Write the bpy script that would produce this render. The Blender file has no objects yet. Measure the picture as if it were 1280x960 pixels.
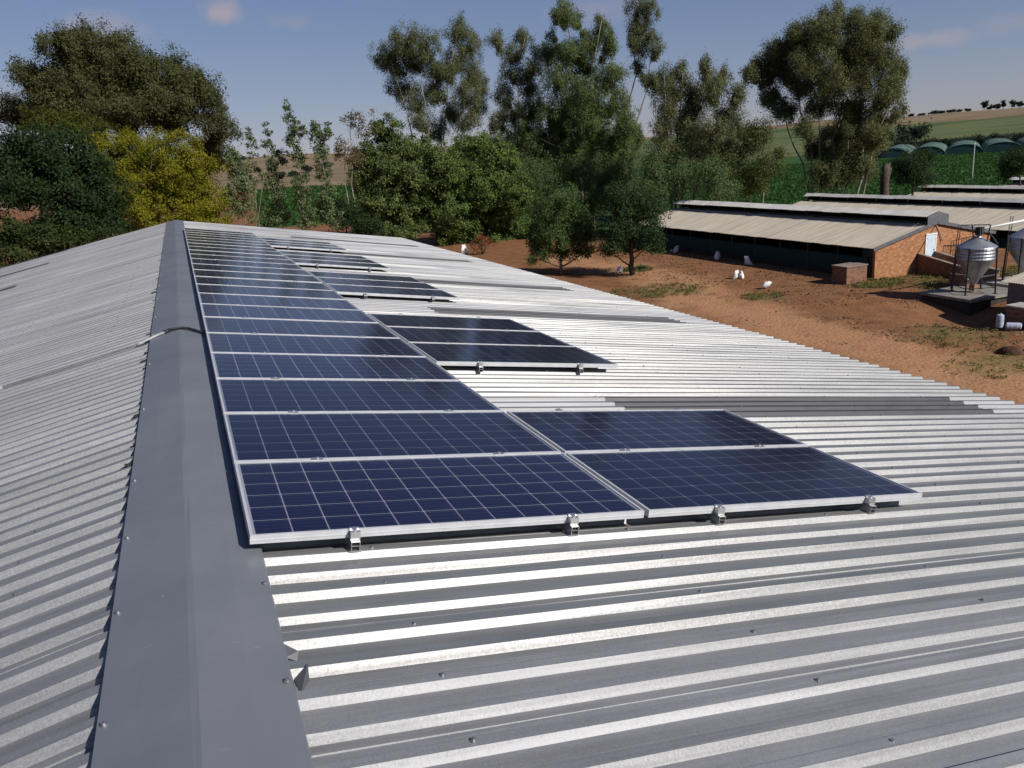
import bpy, math, random
import numpy as np
from mathutils import Matrix, Vector

# ------------------------------------------------------------------ camera, sky, sun, exposure
S = bpy.context.scene
C = S.collection
R = math.radians

cam_data = bpy.data.cameras.new('camera')
cam = bpy.data.objects.new('camera', cam_data)
C.objects.link(cam)
cam_data.sensor_fit = 'HORIZONTAL'
cam_data.sensor_width = 36.0
cam_data.lens = 36.0 * 1016.455 / 1280.0
cam_data.clip_start = 0.05
cam_data.clip_end = 9000.0
CAM = Vector((-0.04857, -3.38337, 10.0))
cam.matrix_world = Matrix(((0.92432573, 0.16738518, -0.34293462, CAM.x),
                           (-0.3747961, 0.22921045, -0.89832647, CAM.y),
                           (-0.07176233, 0.95887683, 0.27460043, CAM.z),
                           (0, 0, 0, 1)))
S.camera = cam

SUN_AZ, SUN_EL = R(148.5), R(35.0)          # clockwise from +Y (the ridge direction)
world = bpy.data.worlds.new('World')
S.world = world
world.use_nodes = True
wt = world.node_tree
wt.nodes.clear()
def wn(kind, **kw):
    n = wt.nodes.new(kind)
    for k, v in kw.items(): setattr(n, k, v)
    return n
w_out = wn('ShaderNodeOutputWorld')
w_bg = wn('ShaderNodeBackground')
w_sky = wn('ShaderNodeTexSky', sky_type='NISHITA', sun_disc=False, sun_elevation=SUN_EL, sun_rotation=SUN_AZ,
           altitude=1600.0, air_density=1.0, dust_density=.5, ozone_density=5.0)
w_bg.inputs['Strength'].default_value = 0.070
# a few small fair-weather clouds, placed by direction
w_co = wn('ShaderNodeTexCoord')
w_noise = wn('ShaderNodeTexNoise'); w_noise.inputs['Scale'].default_value = 26.0; w_noise.inputs['Detail'].default_value = 7.0
wt.links.new(w_co.outputs['Generated'], w_noise.inputs['Vector'])
cloud_sum = None
for (cx, cy, cz, half_w, half_h, dens) in [(.075, .984, .163, .020, .013, .75), (.738, .670, .079, .042, .009, .5),
                                           (-.045, .988, .150, .035, .016, .38), (.15, .977, .152, .018, .008, .22),
                                           (.47, .871, .145, .05, .018, .3), (.80, .60, .085, .06, .01, .2),
                                           (-.14, .985, .075, .07, .03, .3), (-.75, .62, .2, .1, .03, .5), (.95, -.2, .25, .1, .04, .5)]:
    sub = wn('ShaderNodeVectorMath', operation='SUBTRACT'); sub.inputs[1].default_value = (cx, cy, cz)
    wt.links.new(w_co.outputs['Generated'], sub.inputs[0])
    scl = wn('ShaderNodeVectorMath', operation='MULTIPLY'); scl.inputs[1].default_value = (1 / half_w, 1 / half_w, 1 / half_h)
    wt.links.new(sub.outputs[0], scl.inputs[0])
    ln = wn('ShaderNodeVectorMath', operation='LENGTH'); wt.links.new(scl.outputs[0], ln.inputs[0])
    ad = wn('ShaderNodeMath', operation='MULTIPLY_ADD'); ad.inputs[1].default_value = -2.4
    wt.links.new(w_noise.outputs['Fac'], ad.inputs[0]); wt.links.new(ln.outputs['Value'], ad.inputs[2])
    mr = wn('ShaderNodeMapRange', interpolation_type='SMOOTHSTEP')
    mr.inputs['From Min'].default_value = 0.25; mr.inputs['From Max'].default_value = -1.0
    mr.inputs['To Min'].default_value = 0.0; mr.inputs['To Max'].default_value = dens
    wt.links.new(ad.outputs[0], mr.inputs['Value'])
    if cloud_sum is None: cloud_sum = mr.outputs[0]
    else:
        a = wn('ShaderNodeMath', operation='MAXIMUM'); wt.links.new(cloud_sum, a.inputs[0]); wt.links.new(mr.outputs[0], a.inputs[1]); cloud_sum = a.outputs[0]
w_mix = wn('ShaderNodeMix', data_type='RGBA')
w_mix.inputs['B'].default_value = (4.3, 3.7, 3.9, 1)
wt.links.new(cloud_sum, w_mix.inputs['Factor'])
w_tint = wn('ShaderNodeMix', data_type='RGBA', blend_type='MULTIPLY')      # the photograph's white balance leans to lavender
w_tint.inputs['Factor'].default_value = 1.0
w_tint.inputs['B'].default_value = (1.08, .94, 1.20, 1)
wt.links.new(w_sky.outputs['Color'], w_tint.inputs['A'])
# soft highlight roll-off of the whole sky, as the phone's tone curve does: c / (1 + k c)
w_den = wn('ShaderNodeVectorMath', operation='MULTIPLY_ADD'); w_den.inputs[1].default_value = (.105, .105, .105); w_den.inputs[2].default_value = (1, 1, 1)
w_div = wn('ShaderNodeVectorMath', operation='DIVIDE')
wt.links.new(w_tint.outputs['Result'], w_den.inputs[0]); wt.links.new(w_tint.outputs['Result'], w_div.inputs[0]); wt.links.new(w_den.outputs[0], w_div.inputs[1])
wt.links.new(w_div.outputs[0], w_mix.inputs['A'])
wt.links.new(w_mix.outputs['Result'], w_bg.inputs['Color'])
wt.links.new(w_bg.outputs[0], w_out.inputs['Surface'])

sun_data = bpy.data.lights.new('sun', 'SUN')
sun_data.energy = 3.9
sun_data.angle = R(0.53)
sun_data.color = (1.0, 0.965, 0.915)
sun = bpy.data.objects.new('sun', sun_data)
C.objects.link(sun)
sun_dir = Vector((math.cos(SUN_EL) * math.sin(SUN_AZ), math.cos(SUN_EL) * math.cos(SUN_AZ), math.sin(SUN_EL)))
sun.rotation_euler = sun_dir.to_track_quat('Z', 'Y').to_euler()
sun.location = (20, -20, 60)

S.view_settings.view_transform = 'Standard'
S.view_settings.look = 'None'
S.view_settings.exposure = 0.5
S.view_settings.gamma = 1.0
S.render.engine = 'CYCLES'
S.cycles.use_denoising = True
S.cycles.max_bounces = 8
S.cycles.transparent_max_bounces = 8
S.cycles.sample_clamp_indirect = 4.0

rng = np.random.default_rng(11)
random.seed(11)

# ------------------------------------------------------------------ helpers
def tag(o, label=None, cat=None, group=None, kind=None):
    if label: o['label'] = label
    if cat: o['category'] = cat
    if group: o['group'] = group
    if kind: o['kind'] = kind
    return o

def thing(name, loc, label, cat, group=None, rz=0.0):
    o = bpy.data.objects.new(name, None)
    o.empty_display_size = 0.2
    C.objects.link(o)
    o.location = loc
    o.rotation_euler = (0, 0, rz)
    return tag(o, label, cat, group)

class MB:
    """collects vertices and faces of one mesh"""
    def __init__(s): s.v = []; s.f = []; s.sm = []
    def add(s, vs, fs, smooth=False):
        b = len(s.v); s.v.extend([tuple(p) for p in vs]); s.f.extend([tuple(i + b for i in f) for f in fs]); s.sm.extend([smooth] * len(fs)); return s
    def box(s, x0, x1, y0, y1, z0, z1):
        return s.add([(x0, y0, z0), (x1, y0, z0), (x1, y1, z0), (x0, y1, z0), (x0, y0, z1), (x1, y0, z1), (x1, y1, z1), (x0, y1, z1)],
                     [(0, 3, 2, 1), (4, 5, 6, 7), (0, 1, 5, 4), (1, 2, 6, 5), (2, 3, 7, 6), (3, 0, 4, 7)])
    def bar(s, a, b, w, h=None, up=(0, 0, 1)):
        a = Vector(a); b = Vector(b); h = h or w
        d = (b - a).normalized(); side = d.cross(Vector(up))
        if side.length < 1e-4: side = d.cross(Vector((1, 0, 0)))
        side.normalize(); u = side.cross(d).normalized()
        vs = [p + side * (sx * w / 2) + u * (sz * h / 2) for p in (a, b) for sx, sz in ((-1, -1), (1, -1), (1, 1), (-1, 1))]
        return s.add(vs, [(0, 1, 2, 3), (7, 6, 5, 4), (0, 4, 5, 1), (1, 5, 6, 2), (2, 6, 7, 3), (3, 7, 4, 0)])
    def tube(s, pts, rad, n=8, smooth=True, cap=True):
        pts = [Vector(p) for p in pts]
        if not hasattr(rad, '__len__'): rad = [rad] * len(pts)
        vs = []; prev = None
        for i, p in enumerate(pts):
            d = (pts[min(i + 1, len(pts) - 1)] - pts[max(i - 1, 0)]).normalized()
            ref = prev if prev is not None else (Vector((0, 0, 1)) if abs(d.z) < .9 else Vector((1, 0, 0)))
            side = (ref - d * ref.dot(d))
            if side.length < 1e-4: side = d.orthogonal()
            side.normalize(); prev = side; u = d.cross(side)
            for k in range(n):
                t = 2 * math.pi * k / n
                vs.append(p + (side * math.cos(t) + u * math.sin(t)) * rad[i])
        fs = [(i * n + k, i * n + (k + 1) % n, (i + 1) * n + (k + 1) % n, (i + 1) * n + k) for i in range(len(pts) - 1) for k in range(n)]
        s.add(vs, fs, smooth)
        if cap:
            b = len(s.v) - len(vs)
            s.f.append(tuple(b + k for k in range(n))[::-1]); s.sm.append(False)
            s.f.append(tuple(b + (len(pts) - 1) * n + k for k in range(n))); s.sm.append(False)
        return s
    def lathe(s, prof, c=(0, 0), n=24, smooth=False, z0=0.0):
        vs = [(c[0] + r * math.cos(2 * math.pi * k / n), c[1] + r * math.sin(2 * math.pi * k / n), z + z0) for r, z in prof for k in range(n)]
        fs = [(i * n + k, i * n + (k + 1) % n, (i + 1) * n + (k + 1) % n, (i + 1) * n + k) for i in range(len(prof) - 1) for k in range(n)]
        return s.add(vs, fs, smooth)
    def extrude(s, poly, y0, y1, smooth=False):
        """closed (x, z) outline pushed along y"""
        n = len(poly)
        vs = [(x, y0, z) for x, z in poly] + [(x, y1, z) for x, z in poly]
        return s.add(vs, [(k, (k + 1) % n, n + (k + 1) % n, n + k) for k in range(n)] + [tuple(range(n))[::-1], tuple(range(n, 2 * n))], smooth)
    def mesh(s, name, m):
        me = bpy.data.meshes.new(name)
        me.from_pydata(s.v, [], s.f)
        me.polygons.foreach_set('use_smooth', s.sm)
        if m: me.materials.append(m)
        me.update()
        return me
    def build(s, name, m, parent=None, M=None):
        return put(name, s.mesh(name, m), parent, M)

def put(name, me, parent=None, M=None):
    """links a mesh as one object; M is its matrix inside its parent"""
    o = bpy.data.objects.new(name, me)
    C.objects.link(o)
    if parent is not None: o.parent = parent
    if M is not None: o.matrix_local = M if isinstance(M, Matrix) else Matrix.Translation(M)
    return o

def copy_tree(o, parent=None):
    c = o.copy(); C.objects.link(c)
    if parent is not None: c.parent = parent
    for ch in list(o.children): copy_tree(ch, c)
    return c

# ------------------------------------------------------------------ materials
class Mat:
    def __init__(s, name):
        s.m = bpy.data.materials.new(name); s.m.use_nodes = True
        s.t = s.m.node_tree; s.p = s.t.nodes['Principled BSDF']; s.out = s.t.nodes['Material Output']
        s._co = None
    def n(s, kind, **kw):
        n = s.t.nodes.new(kind)
        for k, v in kw.items():
            if k in n.inputs: n.inputs[k].default_value = v
            else: setattr(n, k, v)
        return n
    def l(s, a, b): s.t.links.new(a, b)
    def co(s, which='Object'):
        if s._co is None: s._co = s.n('ShaderNodeTexCoord')
        return s._co.outputs[which]
    def mapped(s, scale, which='Object'):
        mp = s.n('ShaderNodeMapping'); mp.inputs['Scale'].default_value = scale if hasattr(scale, '__len__') else (scale,) * 3
        s.l(s.co(which), mp.inputs['Vector']); return mp.outputs[0]
    def noise(s, scale, detail=4, which='Object', rough=.55):
        t = s.n('ShaderNodeTexNoise', Scale=1.0, Detail=float(detail), Roughness=rough); s.l(s.mapped(scale, which), t.inputs['Vector']); return t.outputs['Fac']
    def ramp(s, fac, stops):
        r = s.n('ShaderNodeValToRGB'); e = r.color_ramp.elements
        while len(e) < len(stops): e.new(0.5)
        for i, (p, c) in enumerate(stops): e[i].position = p; e[i].color = (*c, 1) if len(c) == 3 else c
        s.l(fac, r.inputs[0]); return r.outputs[0]
    def math(s, op, a, b=0.0, c=None):
        m = s.n('ShaderNodeMath', operation=op)
        for i, q in enumerate((a, b, c)):
            if q is None: continue
            if isinstance(q, (int, float)): m.inputs[i].default_value = q
            else: s.l(q, m.inputs[i])
        return m.outputs[0]
    def mix(s, f, a, b, blend='MIX'):
        m = s.n('ShaderNodeMix', data_type='RGBA', blend_type=blend)
        for k, q in (('Factor', f), ('A', a), ('B', b)):
            if isinstance(q, (int, float)): m.inputs[k].default_value = q
            elif isinstance(q, tuple): m.inputs[k].default_value = (*q, 1)
            else: s.l(q, m.inputs[k])
        return m.outputs['Result']
    def base(s, c):
        if isinstance(c, tuple): s.p.inputs['Base Color'].default_value = (*c, 1)
        else: s.l(c, s.p.inputs['Base Color'])
        return s
    def set(s, rough=None, metal=None, spec=None):
        for k, q in (('Roughness', rough), ('Metallic', metal), ('Specular IOR Level', spec)):
            if q is None: continue
            if isinstance(q, (int, float)): s.p.inputs[k].default_value = q
            else: s.l(q, s.p.inputs[k])
        return s
    def bump(s, h, strength=.3, dist=.01):
        b = s.n('ShaderNodeBump', Strength=strength, Distance=dist); s.l(h, b.inputs['Height']); s.l(b.outputs[0], s.p.inputs['Normal']); return s

def worn(name, c, c2, scale=3.0, rough=.6, metal=0.0, spec=.4, bump=.15, bscale=60.0, bdist=.004, which='Object'):
    """plain surface with two-colour wear and fine relief"""
    k = Mat(name)
    f = k.noise(scale, 6, which)
    k.base(k.ramp(f, [(.35, c), (.68, c2)]))
    k.set(k.math('MULTIPLY_ADD', f, .25, rough - .12), metal, spec)
    if bump: k.bump(k.noise(bscale, 4, which), bump, bdist)
    return k.m

def galvanised(name, lo, hi, rough, spangle):
    k = Mat(name)
    vo = k.n('ShaderNodeTexVoronoi', Scale=1.0); k.l(k.mapped((185.0, 185.0, 185.0)), vo.inputs['Vector'])
    geo = k.n('ShaderNodeNewGeometry')
    sub = k.n('ShaderNodeVectorMath', operation='SUBTRACT'); k.l(vo.outputs['Color'], sub.inputs[0]); sub.inputs[1].default_value = (.5, .5, .5)
    sc = k.n('ShaderNodeVectorMath', operation='SCALE'); k.l(sub.outputs[0], sc.inputs[0]); sc.inputs['Scale'].default_value = spangle
    ad = k.n('ShaderNodeVectorMath', operation='ADD'); k.l(geo.outputs['Normal'], ad.inputs[0]); k.l(sc.outputs[0], ad.inputs[1])
    no = k.n('ShaderNodeVectorMath', operation='NORMALIZE'); k.l(ad.outputs[0], no.inputs[0])
    k.l(no.outputs[0], k.p.inputs['Normal'])
    streak = k.noise((.8, 14.0, 14.0), 5)
    blot = k.noise((2.0, 2.0, 2.0), 5)
    f = k.math('ADD', k.math('MULTIPLY', streak, .6), k.math('MULTIPLY', blot, .4))
    oi = k.n('ShaderNodeObjectInfo')
    tone = k.math('MULTIPLY_ADD', oi.outputs['Random'], .16, .90)
    dirt = k.ramp(k.noise((.35, 30.0, 30.0), 6), [(.30, (.80, .79, .77)), (.55, (1, 1, 1))])
    k.base(k.mix(1.0, k.mix(1.0, k.ramp(f, [(.32, lo), (.62, hi)]), dirt, 'MULTIPLY'), tone, 'MULTIPLY'))
    k.set(k.math('MULTIPLY_ADD', blot, .16, rough - .08), .56)
    return k.m

M = {}
M['galv'] = galvanised('galvanised_steel', (.262, .262, .267), (.335, .335, .341), .63, .15)
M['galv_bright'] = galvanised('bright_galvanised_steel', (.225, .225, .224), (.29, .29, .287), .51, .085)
M['skylight'] = worn('weathered_fibreglass', (.040, .040, .045), (.060, .058, .060), 5.0, .5, spec=.35)
k = Mat('painted_ridge_steel')
blot = k.noise(1.3, 6); fine = k.noise((26.0, 5.0, 26.0), 4)
colr = k.ramp(blot, [(.3, (.128, .136, .150)), (.7, (.166, .174, .188))])
spk = k.n('ShaderNodeTexVoronoi', Scale=1.0); k.l(k.mapped((9.0, 7.0, 9.0)), spk.inputs['Vector'])
sc_ = k.n('ShaderNodeSeparateColor'); k.l(spk.outputs['Color'], sc_.inputs[0])
lim = k.math('MULTIPLY', k.math('MAXIMUM', k.math('SUBTRACT', sc_.outputs[0], .52), 0), .17)
fleck = k.math('LESS_THAN', k.math('ADD', spk.outputs['Distance'], k.math('MULTIPLY', k.noise(45.0, 4), .10)), k.math('ADD', lim, .043))
scr = k.n('ShaderNodeTexVoronoi', Scale=6.0); k.l(k.mapped((.55, 4.0, 1.0)), scr.inputs['Vector'])
scratch = k.math('MULTIPLY', k.math('LESS_THAN', k.math('ADD', scr.outputs['Distance'], k.math('MULTIPLY', fine, .1)), .105), .28)
colr = k.mix(k.math('MULTIPLY', fleck, .42), colr, (.42, .43, .43))
colr = k.mix(scratch, colr, (.30, .31, .33))
k.base(colr); k.set(k.math('MULTIPLY_ADD', fine, .2, .36), 0.0, .5); k.bump(k.noise((3.0, 1.6, 3.0), 3), .35, .012)
M['cap'] = k.m
M['alu'] = worn('anodised_aluminium', (.56, .56, .565), (.64, .64, .645), 9.0, .42, metal=.35, bump=.05)
M['alu_raw'] = worn('mill_aluminium', (.62, .62, .62), (.72, .72, .72), 20.0, .34, metal=.9, bump=.05)
M['backsheet'] = worn('white_backsheet', (.70, .71, .73), (.76, .77, .79), 12.0, .5, bump=0)
k = Mat('silicon_cell')
rnd = k.n('ShaderNodeObjectInfo')
isl = k.n('ShaderNodeNewGeometry')
flake = k.n('ShaderNodeTexVoronoi', Scale=1.0); k.l(k.mapped(85.0), flake.inputs['Vector'])
c1 = k.mix(k.math('MULTIPLY', flake.outputs['Color'], .45), (.006, .010, .078), (.012, .019, .120))
c1 = k.mix(k.math('MULTIPLY', isl.outputs['Random Per Island'], .35), c1, (.012, .017, .085))
sep = k.n('ShaderNodeSeparateXYZ'); k.l(k.co(), sep.inputs[0])
yy = k.math('ABSOLUTE', k.math('SUBTRACT', k.math('FRACT', k.math('MULTIPLY_ADD', sep.outputs['Y'], 4 / .159, .0)), .5))
bus = k.math('MULTIPLY', k.math('LESS_THAN', yy, .022), .55)
k.base(k.mix(bus, c1, (.30, .32, .36))); k.set(.32, 0.0, .5)
M['cell'] = k.m
k = Mat('panel_glass')
k.t.nodes.remove(k.p)
fr = k.n('ShaderNodeFresnel', IOR=1.30); tr = k.n('ShaderNodeBsdfTransparent'); gl = k.n('ShaderNodeBsdfGlossy', Roughness=.07)
tr.inputs['Color'].default_value = (.97, .98, .98, 1); gl.inputs['Color'].default_value = (.85, .87, .92, 1)
dust = k.noise(1.7, 5)
k.l(k.ramp(dust, [(.3, (.09, .09, .09)), (.75, (.17, .17, .17))]), gl.inputs['Roughness'])
mx = k.n('ShaderNodeMixShader'); k.l(fr.outputs[0], mx.inputs[0]); k.l(tr.outputs[0], mx.inputs[1]); k.l(gl.outputs[0], mx.inputs[2])
df = k.n('ShaderNodeBsdfDiffuse'); df.inputs['Color'].default_value = (.32, .29, .25, 1)
mx2 = k.n('ShaderNodeMixShader'); k.l(k.math('MULTIPLY', dust, .035), mx2.inputs[0]); k.l(mx.outputs[0], mx2.inputs[1]); k.l(df.outputs[0], mx2.inputs[2])
k.l(mx2.outputs[0], k.out.inputs['Surface'])
M['glass'] = k.m
M['black_rubber'] = worn('black_rubber', (.012, .012, .013), (.022, .022, .024), 20.0, .5)
M['foam'] = worn('weathered_foam', (.02, .019, .018), (.05, .042, .035), 40.0, .9)
M['pvc'] = worn('grey_pvc', (.26, .26, .26), (.34, .34, .34), 15.0, .45)
M['screw'] = worn('zinc_screw', (.28, .28, .28), (.4, .4, .4), 50.0, .45, metal=.8, bump=0)
M['pvc_dark'] = worn('weathered_grey_pipe', (.085, .085, .088), (.14, .14, .14), 15.0, .55)
M['white_plastic'] = worn('white_woven_plastic', (.62, .61, .58), (.74, .73, .70), 8.0, .6, bump=.5, bscale=30.0, bdist=.02)
M['drum'] = worn('translucent_drum_plastic', (.30, .35, .44), (.42, .46, .54), 6.0, .35)
M['dark_steel'] = worn('dark_painted_steel', (.025, .025, .028), (.05, .046, .044), 8.0, .55, metal=.2)
M['grey_trim'] = worn('grey_steel_trim', (.095, .098, .108), (.13, .13, .135), 4.0, .5, metal=.15)
M['fibre'] = worn('fibre_cement_sheet', (.285, .25, .195), (.38, .337, .275), (.35, 3.2, .35), .85, spec=.2, bump=.3, bscale=14.0)
M['fibre_pale'] = worn('pale_ridge_sheet', (.30, .29, .275), (.40, .385, .36), .8, .7, spec=.3)
M['fibre_grey'] = worn('grey_ridge_sheet', (.30, .32, .36), (.38, .40, .43), .8, .7, spec=.3)
M['net'] = worn('green_shade_net', (.012, .035, .032), (.02, .05, .044), 3.0, .85, spec=.15, bump=.4, bscale=25.0, bdist=.02)
M['void'] = worn('painted_interior_shade', (.012, .012, .013), (.02, .02, .02), 1.0, .9, spec=.1)  # near-black colour stands for the unlit inside of the houses
M['concrete'] = worn('weathered_concrete', (.30, .275, .245), (.40, .37, .33), 1.4, .9, spec=.2, bump=.4, bscale=12.0, bdist=.02)
M['plaster'] = worn('stained_plaster', (.20, .15, .12), (.28, .22, .18), 1.2, .9, spec=.2)
M['door'] = worn('pale_blue_door_paint', (.42, .52, .58), (.55, .63, .68), 2.5, .5)
M['white_paint'] = worn('white_paint', (.66, .65, .62), (.76, .75, .72), 5.0, .5)
M['pole'] = worn('green_grey_pole', (.16, .2, .14), (.22, .26, .2), 4.0, .7)
M['plinth'] = worn('shade_dark_plinth', (.030, .026, .024), (.055, .046, .04), 2.0, .9, spec=.1)  # near-black colour stands for shade on slab base and dwarf walls
M['tunnel'] = worn('pale_green_tunnel_net', (.05, .09, .075), (.095, .15, .12), .5, .8, spec=.2)
M['tunnel_dark'] = worn('dark_tunnel_end_net', (.02, .05, .055), (.035, .075, .075), .4, .9, spec=.1)

def brick_mat(name, a, b, mortar):
    k = Mat(name)
    geo = k.co('Object')
    sp = k.n('ShaderNodeSeparateXYZ'); k.l(geo, sp.inputs[0])
    cb = k.n('ShaderNodeCombineXYZ'); k.l(k.math('ADD', sp.outputs['X'], sp.outputs['Y']), cb.inputs[0]); k.l(sp.outputs['Z'], cb.inputs[1])
    br = k.n('ShaderNodeTexBrick', Scale=1.0); k.l(cb.outputs[0], br.inputs['Vector'])
    br.inputs['Brick Width'].default_value = .232; br.inputs['Row Height'].default_value = .085; br.inputs['Mortar Size'].default_value = .011
    br.inputs['Color1'].default_value = (*a, 1); br.inputs['Color2'].default_value = (*b, 1); br.inputs['Mortar'].default_value = (*mortar, 1)
    br.inputs['Bias'].default_value = 0.0
    st = k.ramp(k.noise((3.2, 3.2, 7.0), 6), [(.38, (0, 0, 0)), (.66, (1, 1, 1))])
    k.base(k.mix(k.math('MULTIPLY', st, .75), br.outputs['Color'], tuple(.55 * q for q in a)))
    k.set(.88, 0.0, .2); k.bump(br.outputs['Fac'], -.5, .012)
    return k.m
M['brick'] = brick_mat('face_brick', (.32, .125, .050), (.50, .24, .11), (.33, .21, .13))
M['brick_dark'] = brick_mat('weathered_brick', (.20, .095, .058), (.27, .13, .078), (.2, .14, .10))

def leaf_mat(name, stops, trans=.38, rough=.6):
    k = Mat(name)
    g = k.n('ShaderNodeNewGeometry')
    col = k.ramp(g.outputs['Random Per Island'], [(i / max(1, len(stops) - 1), c) for i, c in enumerate(stops)])
    big = k.noise(.45, 3)
    col = k.mix(k.math('MULTIPLY', big, .35), col, tuple(.6 * q for q in stops[0]))
    k.base(col); k.set(rough, 0.0, .10)
    tl = k.n('ShaderNodeBsdfTranslucent'); k.l(col, tl.inputs['Color'])
    mx = k.n('ShaderNodeMixShader', Fac=trans); k.l(k.p.outputs[0], mx.inputs[1]); k.l(tl.outputs[0], mx.inputs[2])
    k.l(mx.outputs[0], k.out.inputs['Surface'])
    return k.m
L = {}
L['euc_dark'] = leaf_mat('dark_gum_leaf', [(.053, .060, .024), (.100, .104, .039), (.134, .130, .053)])
L['euc'] = leaf_mat('gum_leaf', [(.081, .101, .045), (.161, .178, .076), (.243, .232, .110)])
L['euc_green'] = leaf_mat('green_gum_leaf', [(.070, .101, .036), (.145, .191, .061), (.213, .243, .091)])
L['willow'] = leaf_mat('olive_gum_leaf', [(.085, .101, .040), (.158, .169, .069), (.213, .213, .091)])
L['yellow'] = leaf_mat('yellow_conifer_leaf', [(.146, .149, .013), (.216, .211, .019), (.281, .265, .028)])
L['dark'] = leaf_mat('dark_broad_leaf', [(.017, .036, .012), (.032, .058, .02), (.048, .078, .028)])
L['olive_hedge'] = leaf_mat('olive_hedge_leaf', [(.026, .046, .013), (.058, .078, .023), (.085, .098, .033)])
L['lime'] = leaf_mat('lime_leaf', [(.048, .061, .010), (.081, .093, .016), (.097, .105, .024)])
L['sapling'] = leaf_mat('poplar_leaf', [(.078, .116, .044), (.146, .190, .078), (.253, .283, .146)])
L['sapling_thin'] = L['sapling']
L['brown'] = leaf_mat('dry_brown_leaf', [(.104, .081, .039), (.169, .130, .058), (.221, .169, .078)])
L['broad'] = leaf_mat('broad_leaf', [(.051, .081, .028), (.124, .168, .051), (.246, .268, .079)])
L['broad_light'] = leaf_mat('light_broad_leaf', [(.057, .099, .026), (.124, .185, .045), (.246, .284, .084)])
L['round'] = leaf_mat('small_tree_leaf', [(.049, .085, .029), (.096, .150, .046), (.150, .194, .070)])
L['dark_round'] = leaf_mat('dark_tree_leaf', [(.025, .049, .019), (.046, .085, .030), (.079, .120, .046)])
L['under'] = leaf_mat('undergrowth_leaf', [(.063, .108, .039), (.116, .170, .063), (.175, .218, .086)])
L['under_yellow'] = leaf_mat('yellow_undergrowth_leaf', [(.065, .085, .026), (.117, .137, .042), (.163, .169, .065)])
L['far'] = leaf_mat('far_bush_leaf', [(.022, .036, .022), (.035, .052, .03), (.05, .066, .04)])
L['crop'] = leaf_mat('crop_leaf', [(.026, .07, .016), (.045, .105, .024), (.065, .135, .034)])
L['grass'] = leaf_mat('grass_blade', [(.10, .11, .03), (.17, .165, .05), (.26, .21, .09)])
L['litter'] = leaf_mat('dry_litter', [(.10, .06, .034), (.17, .105, .06), (.26, .18, .11)], 0)
L['aloe'] = leaf_mat('strap_leaf', [(.03, .06, .02), (.06, .1, .035), (.09, .13, .05)])
L['red'] = leaf_mat('rust_red_leaf', [(.16, .045, .02), (.24, .075, .03), (.30, .11, .05)])
M['bark_gum'] = worn('gum_bark', (.14, .115, .09), (.32, .27, .22), 1.6, .85, spec=.2, bump=.4, bscale=9.0, bdist=.03)
M['bark'] = worn('brown_bark', (.05, .038, .03), (.11, .085, .065), 2.5, .9, spec=.15, bump=.5, bscale=12.0, bdist=.03)

# ------------------------------------------------------------------ ground: one sheet out to the horizon
def smooth(a, b, x):
    t = np.clip((x - a) / (b - a), 0, 1); return t * t * (3 - 2 * t)

def vnoise(x, y, seed=0):
    """cheap value noise on arrays"""
    xi = np.floor(x).astype(np.int64); yi = np.floor(y).astype(np.int64); xf = x - xi; yf = y - yi
    def h(i, j):
        n = (i * 374761393 + j * 668265263 + seed * 974634777) & 0x7fffffff
        n = ((n ^ (n >> 13)) * 1274126177) & 0x7fffffff
        return ((n ^ (n >> 16)) & 0xffff) / 65535.0
    u = xf * xf * (3 - 2 * xf); v = yf * yf * (3 - 2 * yf)
    return (h(xi, yi) * (1 - u) + h(xi + 1, yi) * u) * (1 - v) + (h(xi, yi + 1) * (1 - u) + h(xi + 1, yi + 1) * u) * v

def fbm(x, y, seed=0):
    return .5 * vnoise(x, y, seed) + .27 * vnoise(x * 2.1, y * 2.1, seed + 1) + .15 * vnoise(x * 4.3, y * 4.3, seed + 2) + .08 * vnoise(x * 9, y * 9, seed + 3)

def ground_z(x, y):
    x = np.asarray(x, float); y = np.asarray(y, float)
    r = np.hypot(x, y) + 1e-6
    az = np.degrees(np.arctan2(x, y))
    z = -2.3 * smooth(54, 100, x) * smooth(-60, -20, az + 0 * x + 20)
    el = .77 + (.36 - .77) * smooth(12, 34, az) + .08 * np.sin(az * .35) + .05 * np.sin(az * .9 + 1) + .05 * smooth(48, 56, az)
    el = np.where((az < -60) | (az > 100), .5, el)
    crest = 10 + 1500 * np.tan(np.radians(el))
    z = z + (crest + 2.3) * smooth(330, 1550, r) ** 1.25
    z = z - .85 * np.exp(-(((x - 38.6) / 3.0) ** 2 + ((y - 27.2) / 3.6) ** 2))
    near = 1 - smooth(90, 160, r)
    z = z + near * (.10 * (fbm(x * .35, y * .35, 3) - .5) + .05 * (fbm(x * 1.3, y * 1.3, 9) - .5)) * smooth(2, 9, np.abs(x - 0) * 0 + r)
    return z

azs = np.concatenate([np.arange(-20, 75, .45), np.arange(75, 340, 5.0)])
rad = [0.5]
while rad[-1] < 7500: rad.append(rad[-1] * 1.021 + .12)
rad = np.array(rad)
A, RR = np.meshgrid(np.radians(azs), rad)
gx = (RR * np.sin(A)).ravel(); gy = (RR * np.cos(A)).ravel(); gz = ground_z(gx, gy)
na, nr = len(azs), len(rad)
verts = np.stack([gx, gy, gz], 1)
verts = np.vstack([verts, [[0, 0, 0]]])
faces = []
for i in range(nr - 1):
    for j in range(na):
        j2 = (j + 1) % na
        faces.append((i * na + j, i * na + j2, (i + 1) * na + j2, (i + 1) * na + j)[::-1])
faces += [(nr * na, (j + 1) % na, j)[::-1] for j in range(na)]
me = bpy.data.meshes.new('ground')
me.from_pydata(verts.tolist(), [], faces)
me.polygons.foreach_set('use_smooth', [True] * len(me.polygons))
if me.polygons[len(me.polygons) // 2].normal.z < 0: me.flip_normals()
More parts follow.
